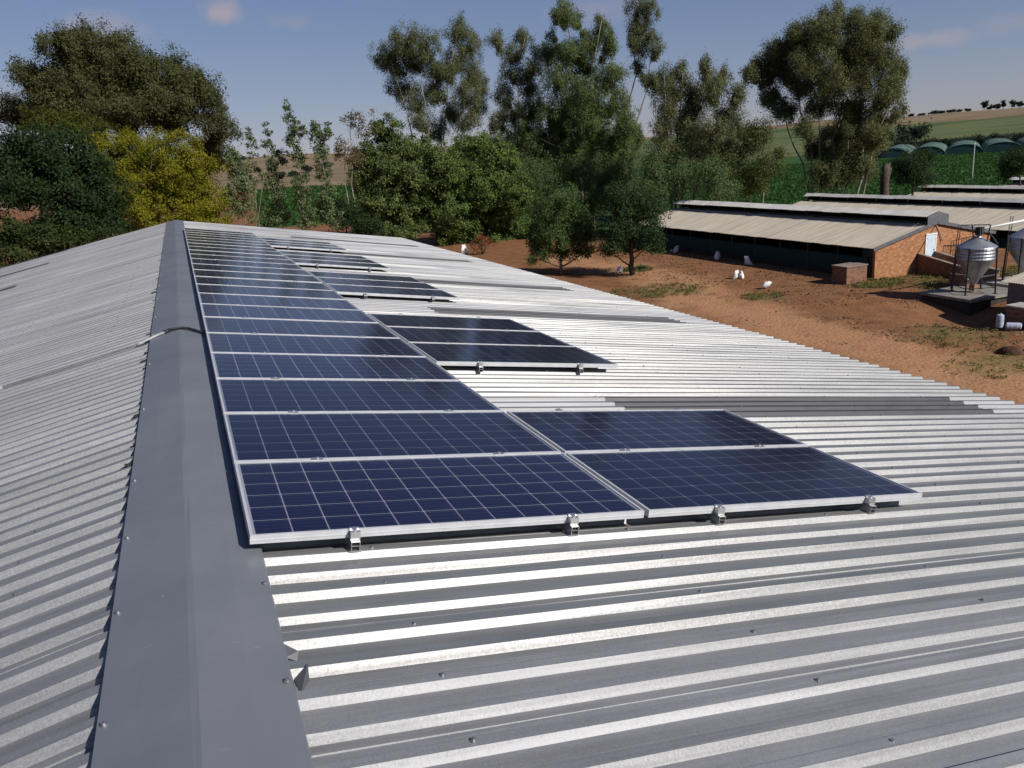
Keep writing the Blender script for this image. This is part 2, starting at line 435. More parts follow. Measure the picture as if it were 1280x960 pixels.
gx = verts[:, 0]; gy = verts[:, 1]; gr = np.hypot(gx, gy); gaz = np.degrees(np.arctan2(gx, gy))
track_pts = [(32.6, 66), (32.6, 60), (33.2, 53), (33.0, 48), (30.6, 43), (29.3, 37), (29.0, 32), (28.7, 27), (28.6, 21), (28.6, 12), (28.6, 0), (28.6, -20)]
d = np.full(len(gx), 1e9)
for (x0, y0), (x1, y1) in zip(track_pts, track_pts[1:]):
    t = np.clip(((gx - x0) * (x1 - x0) + (gy - y0) * (y1 - y0)) / ((x1 - x0) ** 2 + (y1 - y0) ** 2), 0, 1)
    d = np.minimum(d, np.hypot(gx - x0 - t * (x1 - x0), gy - y0 - t * (y1 - y0)))
jit = fbm(gx * .5, gy * .5, 21) - .5
path = 1 - smooth(1.3, 3.6, d + jit * 3.5)
rut = np.exp(-((np.abs(d + jit * .4) - .8) / .28) ** 2) * .9
grs = np.zeros(len(gx))
for (px, py, pr) in [(29.4, 45.0, 2.6), (30.6, 43.6, 1.8), (41.2, 37.0, 2.2), (45.0, 35.6, 3.0), (47.0, 32.5, 3.2), (33.2, 38.2, 1.6), (33.5, 24.5, 2.5), (50.5, 31.0, 5.0), (44, 33.5, 2.5), (31.0, 19.5, 2.5)]:
    grs = np.maximum(grs, 1 - smooth(pr * .3, pr * 1.15, np.hypot(gx - px, gy - py) + jit * 2.2))
j2 = (fbm(gx * .02, gy * .02, 33) - .5)
green = smooth(66, 72, gr * 0 + gy + 3 * jit) * smooth(38, 46, gx + 6 * jit)
green = np.maximum(green, smooth(96, 100, gx + 3 * jit))
green = np.maximum(green, smooth(140, 150, gr + 20 * j2) * smooth(4.4, 5.2, gaz + .8 * j2))
green *= 1 - smooth(430, 470, gr + 60 * j2)
green2 = smooth(430, 470, gr + 60 * j2) * (1 - smooth(960 + 200 * (1 - smooth(36, 46, gaz)), 1060 + 260 * (1 - smooth(36, 46, gaz)), gr + 160 * j2)) * smooth(12, 16, gaz)
tan = smooth(440, 470, gr + 60 * j2) * (1 - green2)
shade = np.clip(.5 + 1.6 * (fbm(gx * .006, gy * .022, 41) - .5), 0, 1)
for nm, arr in (('path', path), ('ruts', rut), ('weeds', grs), ('crops', green), ('pasture', green2), ('stubble', tan), ('field_tone', shade)):
    at_ = me.attributes.new(nm, 'FLOAT', 'POINT'); at_.data.foreach_set('value', np.asarray(arr, np.float32))
k = Mat('red_farm_soil')
def attr(nm):
    a = k.n('ShaderNodeAttribute', attribute_name=nm); return a.outputs['Fac']
n1 = k.noise(.9, 8); n2 = k.noise(5.0, 6); n3 = k.noise(.16, 5)
soil = k.ramp(n1, [(.28, (.112, .055, .027)), (.5, (.185, .088, .042)), (.72, (.255, .130, .065))])
soil = k.mix(k.ramp(n2, [(.58, (0, 0, 0)), (.72, (.7, .7, .7))]), soil, (.118, .067, .035))
soil = k.mix(k.math('MULTIPLY', n3, .5), soil, (.235, .104, .046))
pathc = k.ramp(n2, [(.3, (.33, .168, .083)), (.7, (.40, .215, .112))])
pf = k.math('MULTIPLY', attr('path'), k.ramp(n1, [(.25, (.55, .55, .55)), (.6, (1, 1, 1))]))
col = k.mix(pf, soil, pathc)
col = k.mix(k.math('MULTIPLY', attr('ruts'), .45), col, (.37, .20, .105))
wf = k.math('MULTIPLY', attr('weeds'), k.ramp(n2, [(.35, (.1, .1, .1)), (.6, (.85, .85, .85))]))
col = k.mix(wf, col, (.13, .125, .042))
crop_c = k.ramp(n1, [(.3, (.022, .055, .014)), (.7, (.045, .098, .024))])
col = k.mix(attr('crops'), col, crop_c)
past = k.ramp(attr('field_tone'), [(.3, (.05, .085, .03)), (.55, (.12, .125, .05)), (.75, (.075, .105, .04))])
col = k.mix(attr('pasture'), col, past)
stub = k.ramp(attr('field_tone'), [(.25, (.15, .10, .06)), (.5, (.22, .165, .10)), (.75, (.17, .125, .075))])
col = k.mix(attr('stubble'), col, stub)
k.base(col); k.set(.95, 0.0, .1); k.bump(n2, .7, .12)
me.materials.append(k.m)
ground = put('ground', me); tag(ground, 'red brown farm soil running out to fields and tan hills', kind='structure')
ground['category'] = 'ground'

# ------------------------------------------------------------------ the shed whose roof carries the panels
CA, SA = 0.984088, 0.177673                # cosine, sine of the roof pitch
XC, ZC = -0.2522, 8.4628                   # crease of the ridge
MR = Matrix(((CA, 0, SA, XC), (0, 1, 0, 0), (-SA, 0, CA, ZC), (0, 0, 0, 1)))       # right slope: x down the slope, y along the ridge
ML = Matrix(((-CA, 0, -SA, XC), (0, -1, 0, 0), (-SA, 0, CA, ZC), (0, 0, 0, 1)))    # left slope: y runs backwards
SHEET, PITCH, DEP = .698, .1745, .030
V0 = 2.165 - 12 * SHEET
NS = 51
shed = thing('farm_shed', (XC, 11, 0), 'long shed under us with corrugated galvanised roof and grey ridge cap', 'shed')
SHI = Matrix.Translation((XC, 11, 0)).inverted()

def sheet_mesh(name, u0, u1, lap, m, seed, wave=.0017, ribs=4):
    """one trapezoid-ribbed sheet, four ribs wide"""
    rs = np.random.default_rng(seed)
    prof = [(-.012, -DEP)]
    for r in range(ribs):
        o = r * PITCH
        prof += [(o + .045, -DEP), (o + .064, 0), (o + .1105, 0), (o + .1295, -DEP)]
        if r == 1 and ribs > 2: prof += [(o + .172, -DEP), (o + .1745, -DEP + .003), (o + .177, -DEP)]
    prof += [(ribs * PITCH + .002, -DEP)]
    nu = max(2, int((u1 - u0) / 1.1) + 1)
    us = np.linspace(u0, u1, nu)
    vs = []; fs = []
    for u in us:
        dz = rs.normal(0, wave, len(prof))
        vs += [(u, y, z + lap + d_) for (y, z), d_ in zip(prof, dz)]
    n = len(prof)
    for i in range(nu - 1):
        for j in range(n - 1):
            fs.append((i * n + j, (i + 1) * n + j, (i + 1) * n + j + 1, i * n + j + 1))
    me = bpy.data.meshes.new(name); me.from_pydata(vs, [], fs); me.materials.append(m); me.update(); return me

RU1, LU1 = 8.53, 8.8
variants_r = [sheet_mesh('roof_sheet', .06, RU1, 0, M['galv'], s) for s in range(5)]
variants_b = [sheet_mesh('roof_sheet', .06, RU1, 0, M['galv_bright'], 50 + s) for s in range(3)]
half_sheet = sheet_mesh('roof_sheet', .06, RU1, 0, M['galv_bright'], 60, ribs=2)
variants_l = [sheet_mesh('roof_sheet', .06, LU1, 0, M['galv'], 10 + s) for s in range(5)]
sky_idx_r, sky_idx_l = (12, 20, 26, 35, 43), (5, 12, 20, 27, 35, 43, 50)
upper_r = sheet_mesh('roof_sheet', .06, 3.47, 0, M['galv'], 31); lower_r = sheet_mesh('roof_sheet', 7.74, RU1, 0, M['galv'], 32)
mid_r = sheet_mesh('skylight_sheet', 3.43, 7.80, -.0015, M['skylight'], 33, .002)
upper_l = sheet_mesh('roof_sheet', .06, 3.70, 0, M['galv'], 34); lower_l = sheet_mesh('roof_sheet', 7.9, LU1, 0, M['galv'], 35)
mid_l = sheet_mesh('skylight_sheet', 3.66, 7.96, -.0015, M['skylight'], 36, .002)
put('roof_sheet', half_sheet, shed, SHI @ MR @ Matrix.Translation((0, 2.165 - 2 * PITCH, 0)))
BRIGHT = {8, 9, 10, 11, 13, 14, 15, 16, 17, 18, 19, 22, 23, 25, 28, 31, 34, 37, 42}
for i in range(NS):
    for side in (0, 1):
        v = V0 + i * SHEET - (2 * PITCH if side == 0 and i < 12 else 0)
        base = (MR @ Matrix.Translation((0, v, 0))) if side == 0 else (ML @ Matrix.Translation((0, -v - SHEET, 0)))
        base = base @ Matrix.Rotation(R(random.gauss(0, .22)), 4, 'X')
        lift = Matrix.Translation((0, 0, .0007 * (i % 2)))
        idx = sky_idx_r if side == 0 else sky_idx_l
        if i in idx:
            for me_, nm in ((upper_r, 'roof_sheet'), (mid_r, 'skylight_sheet'), (lower_r, 'roof_sheet')) if side == 0 else ((upper_l, 'roof_sheet'), (mid_l, 'skylight_sheet'), (lower_l, 'roof_sheet')):
                o = put(nm, me_, shed, SHI @ base @ lift)
                if nm == 'skylight_sheet': o['label'] = 'dark weathered skylight sheet let into the roof'
        else:
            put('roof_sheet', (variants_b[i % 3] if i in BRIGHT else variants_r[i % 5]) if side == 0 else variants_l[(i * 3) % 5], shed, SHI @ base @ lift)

# ridge cap: folded strips of painted steel, lapped
VE = V0 + NS * SHEET
def cap_section(v0, v1, lift):
    n = max(2, int((v1 - v0) / .55)); rs = np.random.default_rng(int(v0 * 10) + 200)
    prof = [(-.292, .004), (-.290, .013), (-.16, .012), (-.012, .0085), (.012, .0085), (.16, .009), (.292, .005), (.296, -.010)]
    vs = []; fs = []
    for layer in (0, 1):
        for i in range(n + 1):
            v = v0 + (v1 - v0) * i / n
            for j, (u, w) in enumerate(prof):
                wob = (rs.normal(0, .0016) if j in (2, 5) else rs.normal(0, .0012)) if layer == 0 else 0
                x = XC + u * CA; z = ZC - abs(u) * SA + (w + lift + wob - .002 * layer) * CA
                vs.append((x, v, z))
    q = len(prof); off = (n + 1) * q
    for i in range(n):
        for j in range(q - 1):
            fs.append((i * q + j, i * q + j + 1, (i + 1) * q + j + 1, (i + 1) * q + j))
            fs.append((off + i * q + j, off + (i + 1) * q + j, off + (i + 1) * q + j + 1, off + i * q + j + 1))
    for j in range(q - 1):
        fs.append((j, off + j, off + j + 1, j + 1)); b = n * q
        fs.append((b + j, b + j + 1, off + b + j + 1, off + b + j))
    me = bpy.data.meshes.new('ridge_cap'); me.from_pydata(vs, [], fs); me.materials.append(M['cap'])
    me.update()
    return put('ridge_cap', me, shed, SHI)
screw = MB()
screw.lathe([(.012, 0), (.012, .003), (.0075, .0035), (.0075, .010), (.001, .011)], n=8)
screw_me = screw.mesh('screw', M['screw'])
cap_edges = [(V0 - .02, -1.95), (-1.98, 6.83), (6.80, 15.2), (15.17, 23.6), (23.57, VE + .03)]
for i, (a, b) in enumerate(cap_edges):
    cap = cap_section(a, b, .0045 * (i % 2))
    v = a + .22
    k_ = 0
    while v < b:
        for u in (-.268, .275):
            if (k_ + (u > 0)) % 2 == 0 or v < 1:
                z = ZC - abs(u) * SA + (.012 if u < 0 else .0065) + .0045 * (i % 2)
                put('screw', screw_me, cap, Matrix.Translation((XC + u * CA, v + random.uniform(-.06, .06), z)) @ Matrix.Rotation(math.copysign(math.asin(SA), u), 4, 'Y'))
        v += .754; k_ += 1

# torn foam closers that stick out from under the left edge of the cap, and two bent flashing tabs on the right
def closer(v, size, tone=0):
    rs = np.random.default_rng(int(v * 100) + 900)
    m_ = MB()
    pts = []
    for zz in (-.034, .001):
        for (a_, b_) in ((0, -.5), (1, -.42), (1.15, .1), (.9, .45), (0, .5)):
            pts.append((.285 + size * a_ * rs.uniform(.8, 1.1) + .01, size * .9 * b_ * rs.uniform(.8, 1.2), zz + rs.normal(0, .004)))
    m_.add(pts, [(4, 3, 2, 1, 0), (5, 6, 7, 8, 9)] + [(i, (i + 1) % 5, 5 + (i + 1) % 5, 5 + i) for i in range(5)])
    return m_.build('closure_foam', M['foam'], shed, SHI @ ML @ Matrix.Translation((-.025, -v, 0)))
for i, r_ in enumerate([(-.62, .03), (.33, .03), (.98, .035), (1.62, .075), (2.02, .04), (2.65, .07), (3.05, .045), (4.2, .055), (4.62, .08), (5.0, .06), (6.0, .07), (6.95, .04), (7.9, .05), (8.6, .06), (9.5, .09), (9.9, .05), (11.2, .06), (12.9, .05), (14.6, .07), (16.2, .06), (18.5, .06), (21.0, .06)]):
    closer(V0 + round((r_[0] - V0) / PITCH) * PITCH, r_[1])
tab = MB().add([(.29, -.75, .004), (.338, -.795, -.006), (.330, -.822, -.028), (.29, -.815, -.012)], [(0, 1, 2, 3), (3, 2, 1, 0)])
tab.build('bent_flashing', M['grey_trim'], shed, SHI @ MR)
tab = MB().add([(.305, -.925, -.026), (.352, -.905, .012), (.348, -.975, -.010), (.315, -1.02, -.028)], [(0, 1, 2, 3), (3, 2, 1, 0)])
tab.build('bent_flashing', M['grey_trim'], shed, SHI @ MR)

# roof screws on the crests along the purlin lines
for side, MM, U1, sgn in ((0, MR, RU1, 1), (1, ML, LU1, -1)):
    m_ = MB()
    for pu in np.arange(.75, U1, 1.32):
        for i in range(NS * 4):
            if i % 4 not in (1, 3): continue
            v = V0 + (i + .5) * PITCH
            if v > 16: break
            m_.lathe([(.011, .0), (.011, .003), (.006, .0035), (.006, .010), (.001, .0105)], c=(pu + random.uniform(-.03, .03), sgn * v), n=6)
    tag(m_.build('roof_screws', M['screw'], shed, SHI @ MM), kind='stuff')

# walls, purlins and eave gutterless edge under the roof
ZE_R = ZC - RU1 * SA; XE_R = XC + RU1 * CA; ZE_L = ZC - LU1 * SA; XE_L = XC - LU1 * CA
w_ = MB(); w_.box(XE_R - .62, XE_R - .40, V0 + .3, VE - .3, -.3, ZE_R - .02); w_.build('side_wall', M['brick'], shed, SHI)
w_ = MB(); w_.box(XE_L + .40, XE_L + .62, V0 + .3, VE - .3, -.3, ZE_L - .02); w_.build('side_wall', M['brick'], shed, SHI)
for v in (V0 + .3, VE - .52):
    w_ = MB()
    pts = [(XE_L + .62, -.3), (XE_R - .62, -.3), (XE_R - .62, ZE_R + .02), (XC, ZC - .12), (XE_L + .62, ZE_L + .02)]
    w_.extrude(pts, v, v + .22); w_.build('gable_wall', M['brick'], shed, SHI)
for u in np.arange(.5, RU1, 1.32):
    m_ = MB(); m_.box(u - .03, u + .03, V0 + .1, VE - .1, -.16, -DEP - .012); m_.build('purlin', M['dark_steel'], shed, SHI @ MR)

# ------------------------------------------------------------------ solar panels
PL, PW, PT, PP = 1.956, .992, .040, 1.012
fm = MB()
lip = .012
fm.box(0, PL, 0, lip, -PT, 0); fm.box(0, PL, PW - lip, PW, -PT, 0)
fm.box(0, lip, lip, PW - lip, -PT, -.0004); fm.box(PL - lip, PL, lip, PW - lip, -PT, -.0004)
# the shallow step along the outer faces of the frame
fm.box(0, PL, -.0015, -.0002, -.026, -.020); fm.box(-.0015, -.0002, .0, PW, -.026, -.020)
frame_me = fm.mesh('frame', M['alu'])
back_me = MB().box(lip, PL - lip, lip, PW - lip, -.0105, -.0075).mesh('backsheet', M['backsheet'])
glass_me = MB().add([(lip, lip, -.0035), (PL - lip, lip, -.0035), (PL - lip, PW - lip, -.0035), (lip, PW - lip, -.0035)], [(0, 1, 2, 3)]).mesh('glass', M['glass'])
CP, CW = .159, .1536
CX0 = (PL - 12 * CP) / 2 + CP / 2; CY0 = (PW - 6 * CP) / 2 + CP / 2
def cell_pts(cx, cy):
    a = CW / 2; c_ = .0045
    return [(cx + x, cy + y, -.0068) for x, y in ((-a + c_, -a), (a - c_, -a), (a, -a + c_), (a, a - c_), (a - c_, a), (-a + c_, a), (-a, a - c_), (-a, -a + c_))]
one_cell = MB().add(cell_pts(0, 0), [tuple(range(8))]).mesh('solar_cell', M['cell'])
all_cells = MB()
for i in range(12):
    for j in range(6): all_cells.add(cell_pts(i * CP, j * CP), [tuple(range(8))])
all_cells_me = all_cells.mesh('solar_cells', M['cell'])
jb = MB().box(PL * .46, PL * .54, PW - .16, PW - .05, -.034, -.0108).mesh('junction_box', M['black_rubber'])
HP = .090
def panel(u, v, label, group, single):
    Mx = MR @ Matrix.Translation((u + .24, v, HP)) @ Matrix.Rotation(R(random.gauss(0, .10)), 4, 'X') @ Matrix.Rotation(R(random.gauss(0, .06)), 4, 'Y')
    t = thing('solar_panel', (0, 0, 0), label, 'solar panel', group)
    t.matrix_world = Mx
    put('frame', frame_me, t); put('backsheet', back_me, t); put('glass', glass_me, t); put('junction_box', jb, t)
    if single:
        for i in range(12):
            for j in range(6): put('solar_cell', one_cell, t, (CX0 + i * CP, CY0 + j * CP, 0))
    else:
        tag(put('solar_cells', all_cells_me, t, (CX0, CY0, 0)), kind='stuff')
    return t
ORD = ['nearest', 'second', 'third', 'fourth', 'fifth', 'sixth', 'seventh', 'eighth', 'ninth', 'tenth', 'eleventh', 'twelfth', 'thirteenth', 'fourteenth',
       'fifteenth', 'sixteenth', 'seventeenth', 'eighteenth', 'nineteenth', 'twentieth', 'twenty-first', 'twenty-second', 'farthest']
NCOL = 23
for i in range(NCOL):
    lab = ('%s solar panel of the long row beside the ridge cap' % ORD[i]) if i in (0, NCOL - 1) else ('%s solar panel from the near end of the long row beside the ridge cap' % ORD[i])
    panel(0, i * PP, lab, 'solar panels in the long row beside the ridge', i < 3)
groups = [(0.0, 2, 'nearest pair', 'pair'), (3.80, 3, 'second cluster', 'trio'), (8.97, 3, 'third cluster', 'trio'), (13.58, 3, 'fourth cluster', 'trio'), (18.2, 3, 'farthest cluster', 'trio')]
UR = 1.985
for gi, (v, n, nm, _) in enumerate(groups):
    for i in range(n):
        pos = ('front' if i == 0 else 'rear') if n == 2 else ('front', 'middle', 'rear')[i]
        panel(UR, v + i * PP, '%s solar panel of the %s on the right, down the slope' % (pos, nm), 'solar panels in the side clusters down the slope', gi == 0)

# mounting rails with their clamps
RH = .045
rm = MB()
def rail_mesh(L):
    m_ = MB(); z1 = HP - PT - .0006; z0 = z1 - RH; w = .020
    m_.box(-w, -w + .003, 0, L, z0, z1); m_.box(w - .003, w, 0, L, z0, z1)
    m_.box(-w + .003, w - .003, 0, L, z1 - .003, z1 - .0003); m_.box(-w + .003, w - .003, 0, L, z0 + .0003, z0 + .003); m_.box(-w + .003, w - .003, 0.001, L - .001, z0 + .0225, z0 + .0250)
    return m_.mesh('rail_body', M['alu_raw'])
foot = MB(); foot.box(-.030, .030, -.03, .03, .0012, .0040)
foot_me = foot.mesh('rail_foot', M['alu_raw'])
ec = MB(); ec.box(-.022, .022, -.036, -.0012, HP - .040, HP - .036); ec.box(-.022, .022, -.006, -.0025, HP - .036, HP + .003); ec.box(-.022, .022, -.006, .012, HP + .003, HP + .0065)
ec.box(-.022, .022, -.036, -.032, HP - .040, HP + .001); ec.box(-.022, .022, -.032, -.006, HP - .003, HP + .001)
ec.lathe([(.0085, HP + .001), (.0085, HP + .009), (.005, HP + .0095), (.005, HP + .006)], c=(0, -.019), n=8)
ec_me = ec.mesh('end_clamp', M['alu_raw'])
mc = MB(); mc.box(-.030, .030, -.021, .021, HP + .0006, HP + .004); mc.lathe([(.0085, HP + .004), (.0085, HP + .0115), (.001, HP + .012)], n=8)
mc_me = mc.mesh('mid_clamp', M['alu_raw'])
def rail(u, v, n, label, group):
    L = (n * PP - .02) + .11; s0 = -.052
    Mx = MR @ Matrix.Translation((u + .24, v, 0))
    t = thing('mounting_rail', (0, 0, 0), label, 'mounting rail', group); t.matrix_world = Mx
    put('rail_body', rail_mesh(L), t, (0, s0, 0))
    put('end_clamp', ec_me, t); put('end_clamp', ec_me, t, Matrix.Translation((0, n * PP - .02, 0)) @ Matrix.Rotation(math.pi, 4, 'Z'))
    for i in range(1, n): put('mid_clamp', mc_me, t, (random.uniform(-.01, .01), i * PP - .01, 0))
    a = .075
    while a < L - .1:
        vv = v + s0 + a
        vc = V0 + (math.floor((vv - V0) / PITCH) + .5) * PITCH
        put('rail_foot', foot_me, t, (0, vc - v, 0)); a += PITCH * 7
rail(.445, 0, NCOL, 'aluminium rail under the long panel row, on the ridge side', 'rails under the long panel row')
rail(1.535, 0, NCOL, 'aluminium rail under the long panel row, on the lower side', 'rails under the long panel row')
for v, n, nm, _ in groups:
    rail(UR + .435, v, n, 'short rail on the ridge side under the %s of panels' % nm, 'rails under the side clusters')
    rail(UR + 1.515, v, n, 'short rail on the lower side under the %s of panels' % nm, 'rails under the side clusters')

# ------------------------------------------------------------------ the cable pipe that crosses the ridge
cond = thing('cable_conduit', tuple(ML @ Vector((1.0, -5.45, 0))), 'thin grey cable pipe with black hose crossing the ridge cap', 'cable pipe')
CI = Matrix.Translation(cond.location).inverted()
def lp(u, v, w): return CI @ (ML @ Vector((u, -v, w)))
def rp(u, v, w): return CI @ (MR @ Vector((u + .24, v, w)))
MB().tube([lp(5.2, 5.40, .014), lp(3.0, 5.41, .014), lp(1.7, 5.42, .014), lp(.40, 5.46, .014)], .0105, 10).build('pipe', M['pvc_dark'], cond)
MB().tube([lp(.40, 5.46, .014), lp(.33, 5.48, .026), lp(.20, 5.55, .034), lp(.10, 5.61, .032)], .0135, 10).build('pipe', M['pvc'], cond)
MB().tube([lp(.42, 5.458, .014), lp(.345, 5.475, .022)], .017, 10).build('pipe_elbow', M['pvc'], cond)
MB().tube([lp(1.76, 5.42, .015), lp(1.66, 5.42, .015)], .017, 10).build('pipe_coupling', M['pvc'], cond)
m_ = MB()
pts = [lp(.13, 5.60, .032), lp(.06, 5.62, .036), rp(-.22, 5.60, .034), rp(-.16, 5.56, .036), rp(-.10, 5.48, .034), rp(-.03, 5.37, .030), rp(.05, 5.28, .028), rp(.2, 5.2, .034)]
fine = []
for a, b in zip(pts, pts[1:]):
    for t in np.linspace(0, 1, 14, endpoint=False): fine.append(a.lerp(b, float(t)))
m_.tube(fine, [.0145 if i % 2 else .012 for i in range(len(fine))], 10, smooth=False)
m_.build('corrugated_hose', M['black_rubber'], cond)
MB().tube([lp(.15, 5.59, .033), lp(.085, 5.615, .035)], .021, 10).build('hose_gland', M['black_rubber'], cond)

# ------------------------------------------------------------------ long poultry houses on the right
def corrug(m_, x0, z0, x1, z1, y0, y1, pitch=.177, amp=.026, th=.008):
    """corrugated sheet: ribs run from (x0, z0) down to (x1, z1), waves along y"""
    n = max(4, int((y1 - y0) / pitch * 4)); d = Vector((x1 - x0, 0, z1 - z0)).normalized(); nx, nz = -d.z, d.x
    if nz < 0: nx, nz = -nx, -nz
    vs = []
    for i in range(n + 1):
        y = y0 + (y1 - y0) * i / n; a = amp * math.sin(2 * math.pi * y / pitch)
        vs += [(x0 + nx * a, y, z0 + nz * a), (x1 + nx * a, y, z1 + nz * a)]
    return m_.add(vs, [(2 * i, 2 * i + 1, 2 * i + 3, 2 * i + 2) for i in range(n)])

def poultry_house(X, Y0, Y1, zb, label, detail, ze=2.17, za=3.40, half=5.25, top=None, vw=.98):
    h = thing('poultry_house', (X, Y0, zb), label, 'poultry house', 'parallel poultry houses')
    I = (-X, -Y0, 0)
    L = Y1 - Y0
    top = top or M['fibre_pale']
    sw = .98
    n = int(L / sw)
    for i in range(n + 1):
        a = -.12 + i * sw; b = min(a + sw + .03, L + .15)
        dz = random.uniform(-.012, .012) + .014 * (i % 2)
        if detail or i % 1 == 0:
            m_ = MB(); corrug(m_, -.75, za - .16 + dz, -half - .28, ze - .06 + dz, a, b, th=0)
            if i < 60: m_.build('roof_sheet', M['fibre'], h)
    m_ = MB(); corrug(m_, .75, za - .16, half + .28, ze - .06, -.12, L + .15); m_.build('rear_roof', M['fibre'], h)
    # raised ridge ventilator: dark open sides under its own little roof
    vt = za + .62; vs_ = za + .36
    m_ = MB(); m_.box(-.86, .86, .05, L - .05, za - .42, za - .24); m_.build('vent_sun_blocker', M['void'], h)  # box widened to keep sunlight from entering through the ridge gap
    nv = int(L / 1.96)
    for i in range(nv + 1):
        a = -.10 + i * 1.96; b = min(a + 1.99, L + .10)
        dz = random.uniform(-.02, .02)
        m_ = MB(); corrug(m_, 0, vt + dz, -vw, vs_ - .02 + dz, a, b); m_.build('vent_sheet', top, h)
    m_ = MB(); corrug(m_, 0, vt - .03, vw, vs_ - .05, -.10, L + .10); m_.build('vent_rear', M['fibre_grey'], h)
    for i in range(int(L / 3.9) + 1):
        y = .2 + i * 3.9
        m_ = MB(); m_.box(-.66, -.58, y - .04, y + .04, za - .12, vs_ - .02); m_.build('vent_post', M['dark_steel'], h)
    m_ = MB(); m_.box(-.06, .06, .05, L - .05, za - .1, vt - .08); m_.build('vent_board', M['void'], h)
    # end plate of the ventilator
    m_ = MB(); m_.extrude([(-.95, vs_ + .0), (-.95, za - .27), (0, za + .02), (.95, za - .27), (.95, vs_ + .0), (0, vt + .015)], -.17, -.125); m_.build('vent_end', M['grey_trim'], h)
    # brick gables with barge boards
    for y0, y1 in ((0, .22), (L - .22, L)):
        m_ = MB(); m_.extrude([(-half, -.5), (half, -.5), (half, ze - .09), (0, za - .10), (-half, ze - .09)], y0, y1); m_.build('gable_wall', M['brick'], h)
    for s_ in (-1, 1):
        a = Vector((0, -.155, za - .085)); b = Vector((s_ * (half + .32), -.155, ze - .11))
        m_ = MB(); m_.bar(a, b, .05, .22); m_.build('barge_board', M['grey_trim'], h)
    # long walls: low brick, shade net curtain, open dark strip under the eave
    for s_ in (-1, 1):
        x = s_ * half
        m_ = MB(); m_.box(min(x, x - s_ * .2), max(x, x - s_ * .2), .23, L - .23, -.5, .45); m_.build('dwarf_wall', M['plinth'], h)  # low brick given a near-black colour in place of shade
        ny = int(L / 3.0)
        for i in range(ny):
            y = .35 + i * (L - .7) / ny; y2 = .35 + (i + 1) * (L - .7) / ny
            m_ = MB(); vs = []; q = 8
            for t in range(q + 1):
                for z_, o_ in ((.40, .0), (.9, .03), (1.45, .0)): vs.append((x + s_ * (.03 + o_ * math.sin(t * 2.1 + i)), y + (y2 - y) * t / q, z_))
            m_.add(vs, [(3 * t + r, 3 * t + 3 + r, 3 * t + 4 + r, 3 * t + 1 + r) for t in range(q) for r in (0, 1)])
            m_.build('net_curtain', M['net'], h)
            m_ = MB(); m_.box(x - .05, x + .05, y - .04, y + .04, .45, ze - .02); m_.build('wall_post', M['dark_steel'], h)
        m_ = MB(); m_.box(x - .04, x + .04, .23, L - .23, ze - .16, ze - .07); m_.build('eave_beam', M['dark_steel'], h)
        if s_ < 0:
            m_ = MB(); m_.box(x - .03, x + .03, .23, 1.1, .45, ze - .10); m_.build('corner_panel', M['net'], h)
    m_ = MB(); m_.box(-3.1, -3.0, .3, L - .3, -.02, 2.3); m_.build('added_dark_screen', M['void'], h)  # added near-black sheet, hides bright interior behind the eave opening
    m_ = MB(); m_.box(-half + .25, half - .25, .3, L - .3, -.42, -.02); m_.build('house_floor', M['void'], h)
    return h

H1 = poultry_house(47.38, 37.97, 68.7, 0.0, 'nearest poultry house with orange brick gable, pale door and beige roof', True)
H2 = poultry_house(65.6, 37.0, 71.2, -.92, 'second poultry house, its beige roof and long ridge vent behind the brick gable', False, top=M['fibre_pale'], vw=.52)
H3 = poultry_house(85.0, 36.0, 73.3, -1.60, 'third poultry house, beige roof strip showing below the green crop field', False, vw=.52)
H4 = poultry_house(104.5, 38.0, 76.0, -2.2, 'farthest poultry house, a sliver of pale roof at the right edge', False)

# door, frame and brick ramp walls on the near gable
fm_ = MB(); fm_.box(-.88, -.80, -.06, -.004, .55, 2.52); fm_.box(.02, .10, -.06, -.004, .55, 2.52); fm_.box(-.90, .12, -.09, -.004, 2.52, 2.60)
fr_ = fm_.build('door_frame', M['white_paint'], H1)
d_ = MB(); d_.box(-.80, .02, -.045, -.003, .55, 2.52)
for z_ in (.7, 1.18, 1.66, 2.14): d_.box(-.72, -.06, -.054, -.0455, z_, z_ + .36)
door = d_.build('door', M['door'], H1); door['label'] = 'pale blue grey door with four rails'
MB().box(-.14, -.09, -.10, -.055, 1.45, 1.52).build('handle', M['dark_steel'], door)
MB().tube([(-.02, -.05, 3.12), (.25, -.06, 2.75), (.62, -.08, 1.95)], .028, 8).build('wall_pipe', M['pvc'], H1)
MB().tube([(-.06, -.035, 3.10), (-1.0, -.035, 2.0), (-2.4, -.035, .25)], .018, 6).build('wall_cable', M['black_rubber'], H1)

ramp = thing('loading_ramp', (46.8, 36.0, 0), 'sloping brick loading ramp leading up to the pale door', 'ramp')
def ramp_wall(x):
    m_ = MB()
    vs = [(x - .11, 1.95, -.3), (x - .11, -2.9, -.3), (x - .11, -2.9, .50), (x - .11, 1.95, 1.30), (x + .11, 1.95, -.3), (x + .11, -2.9, -.3), (x + .11, -2.9, .50), (x + .11, 1.95, 1.30)]
    m_.add(vs, [(0, 3, 2, 1), (4, 5, 6, 7), (0, 1, 5, 4), (1, 2, 6, 5), (2, 3, 7, 6), (3, 0, 4, 7)])
    m_.build('side_wall', M['brick_dark'], ramp)
    MB().bar((x, -2.9, .535), (x, 1.95, 1.335), .25, .06).build('coping', M['plaster'], ramp)
ramp_wall(-.86); ramp_wall(.62)
MB().add([(-.75, 1.95, .55), (.51, 1.95, .55), (.51, -2.9, .05), (-.75, -2.9, .05)], [(0, 1, 2, 3)]).build('ramp_slab', M['concrete'], ramp)
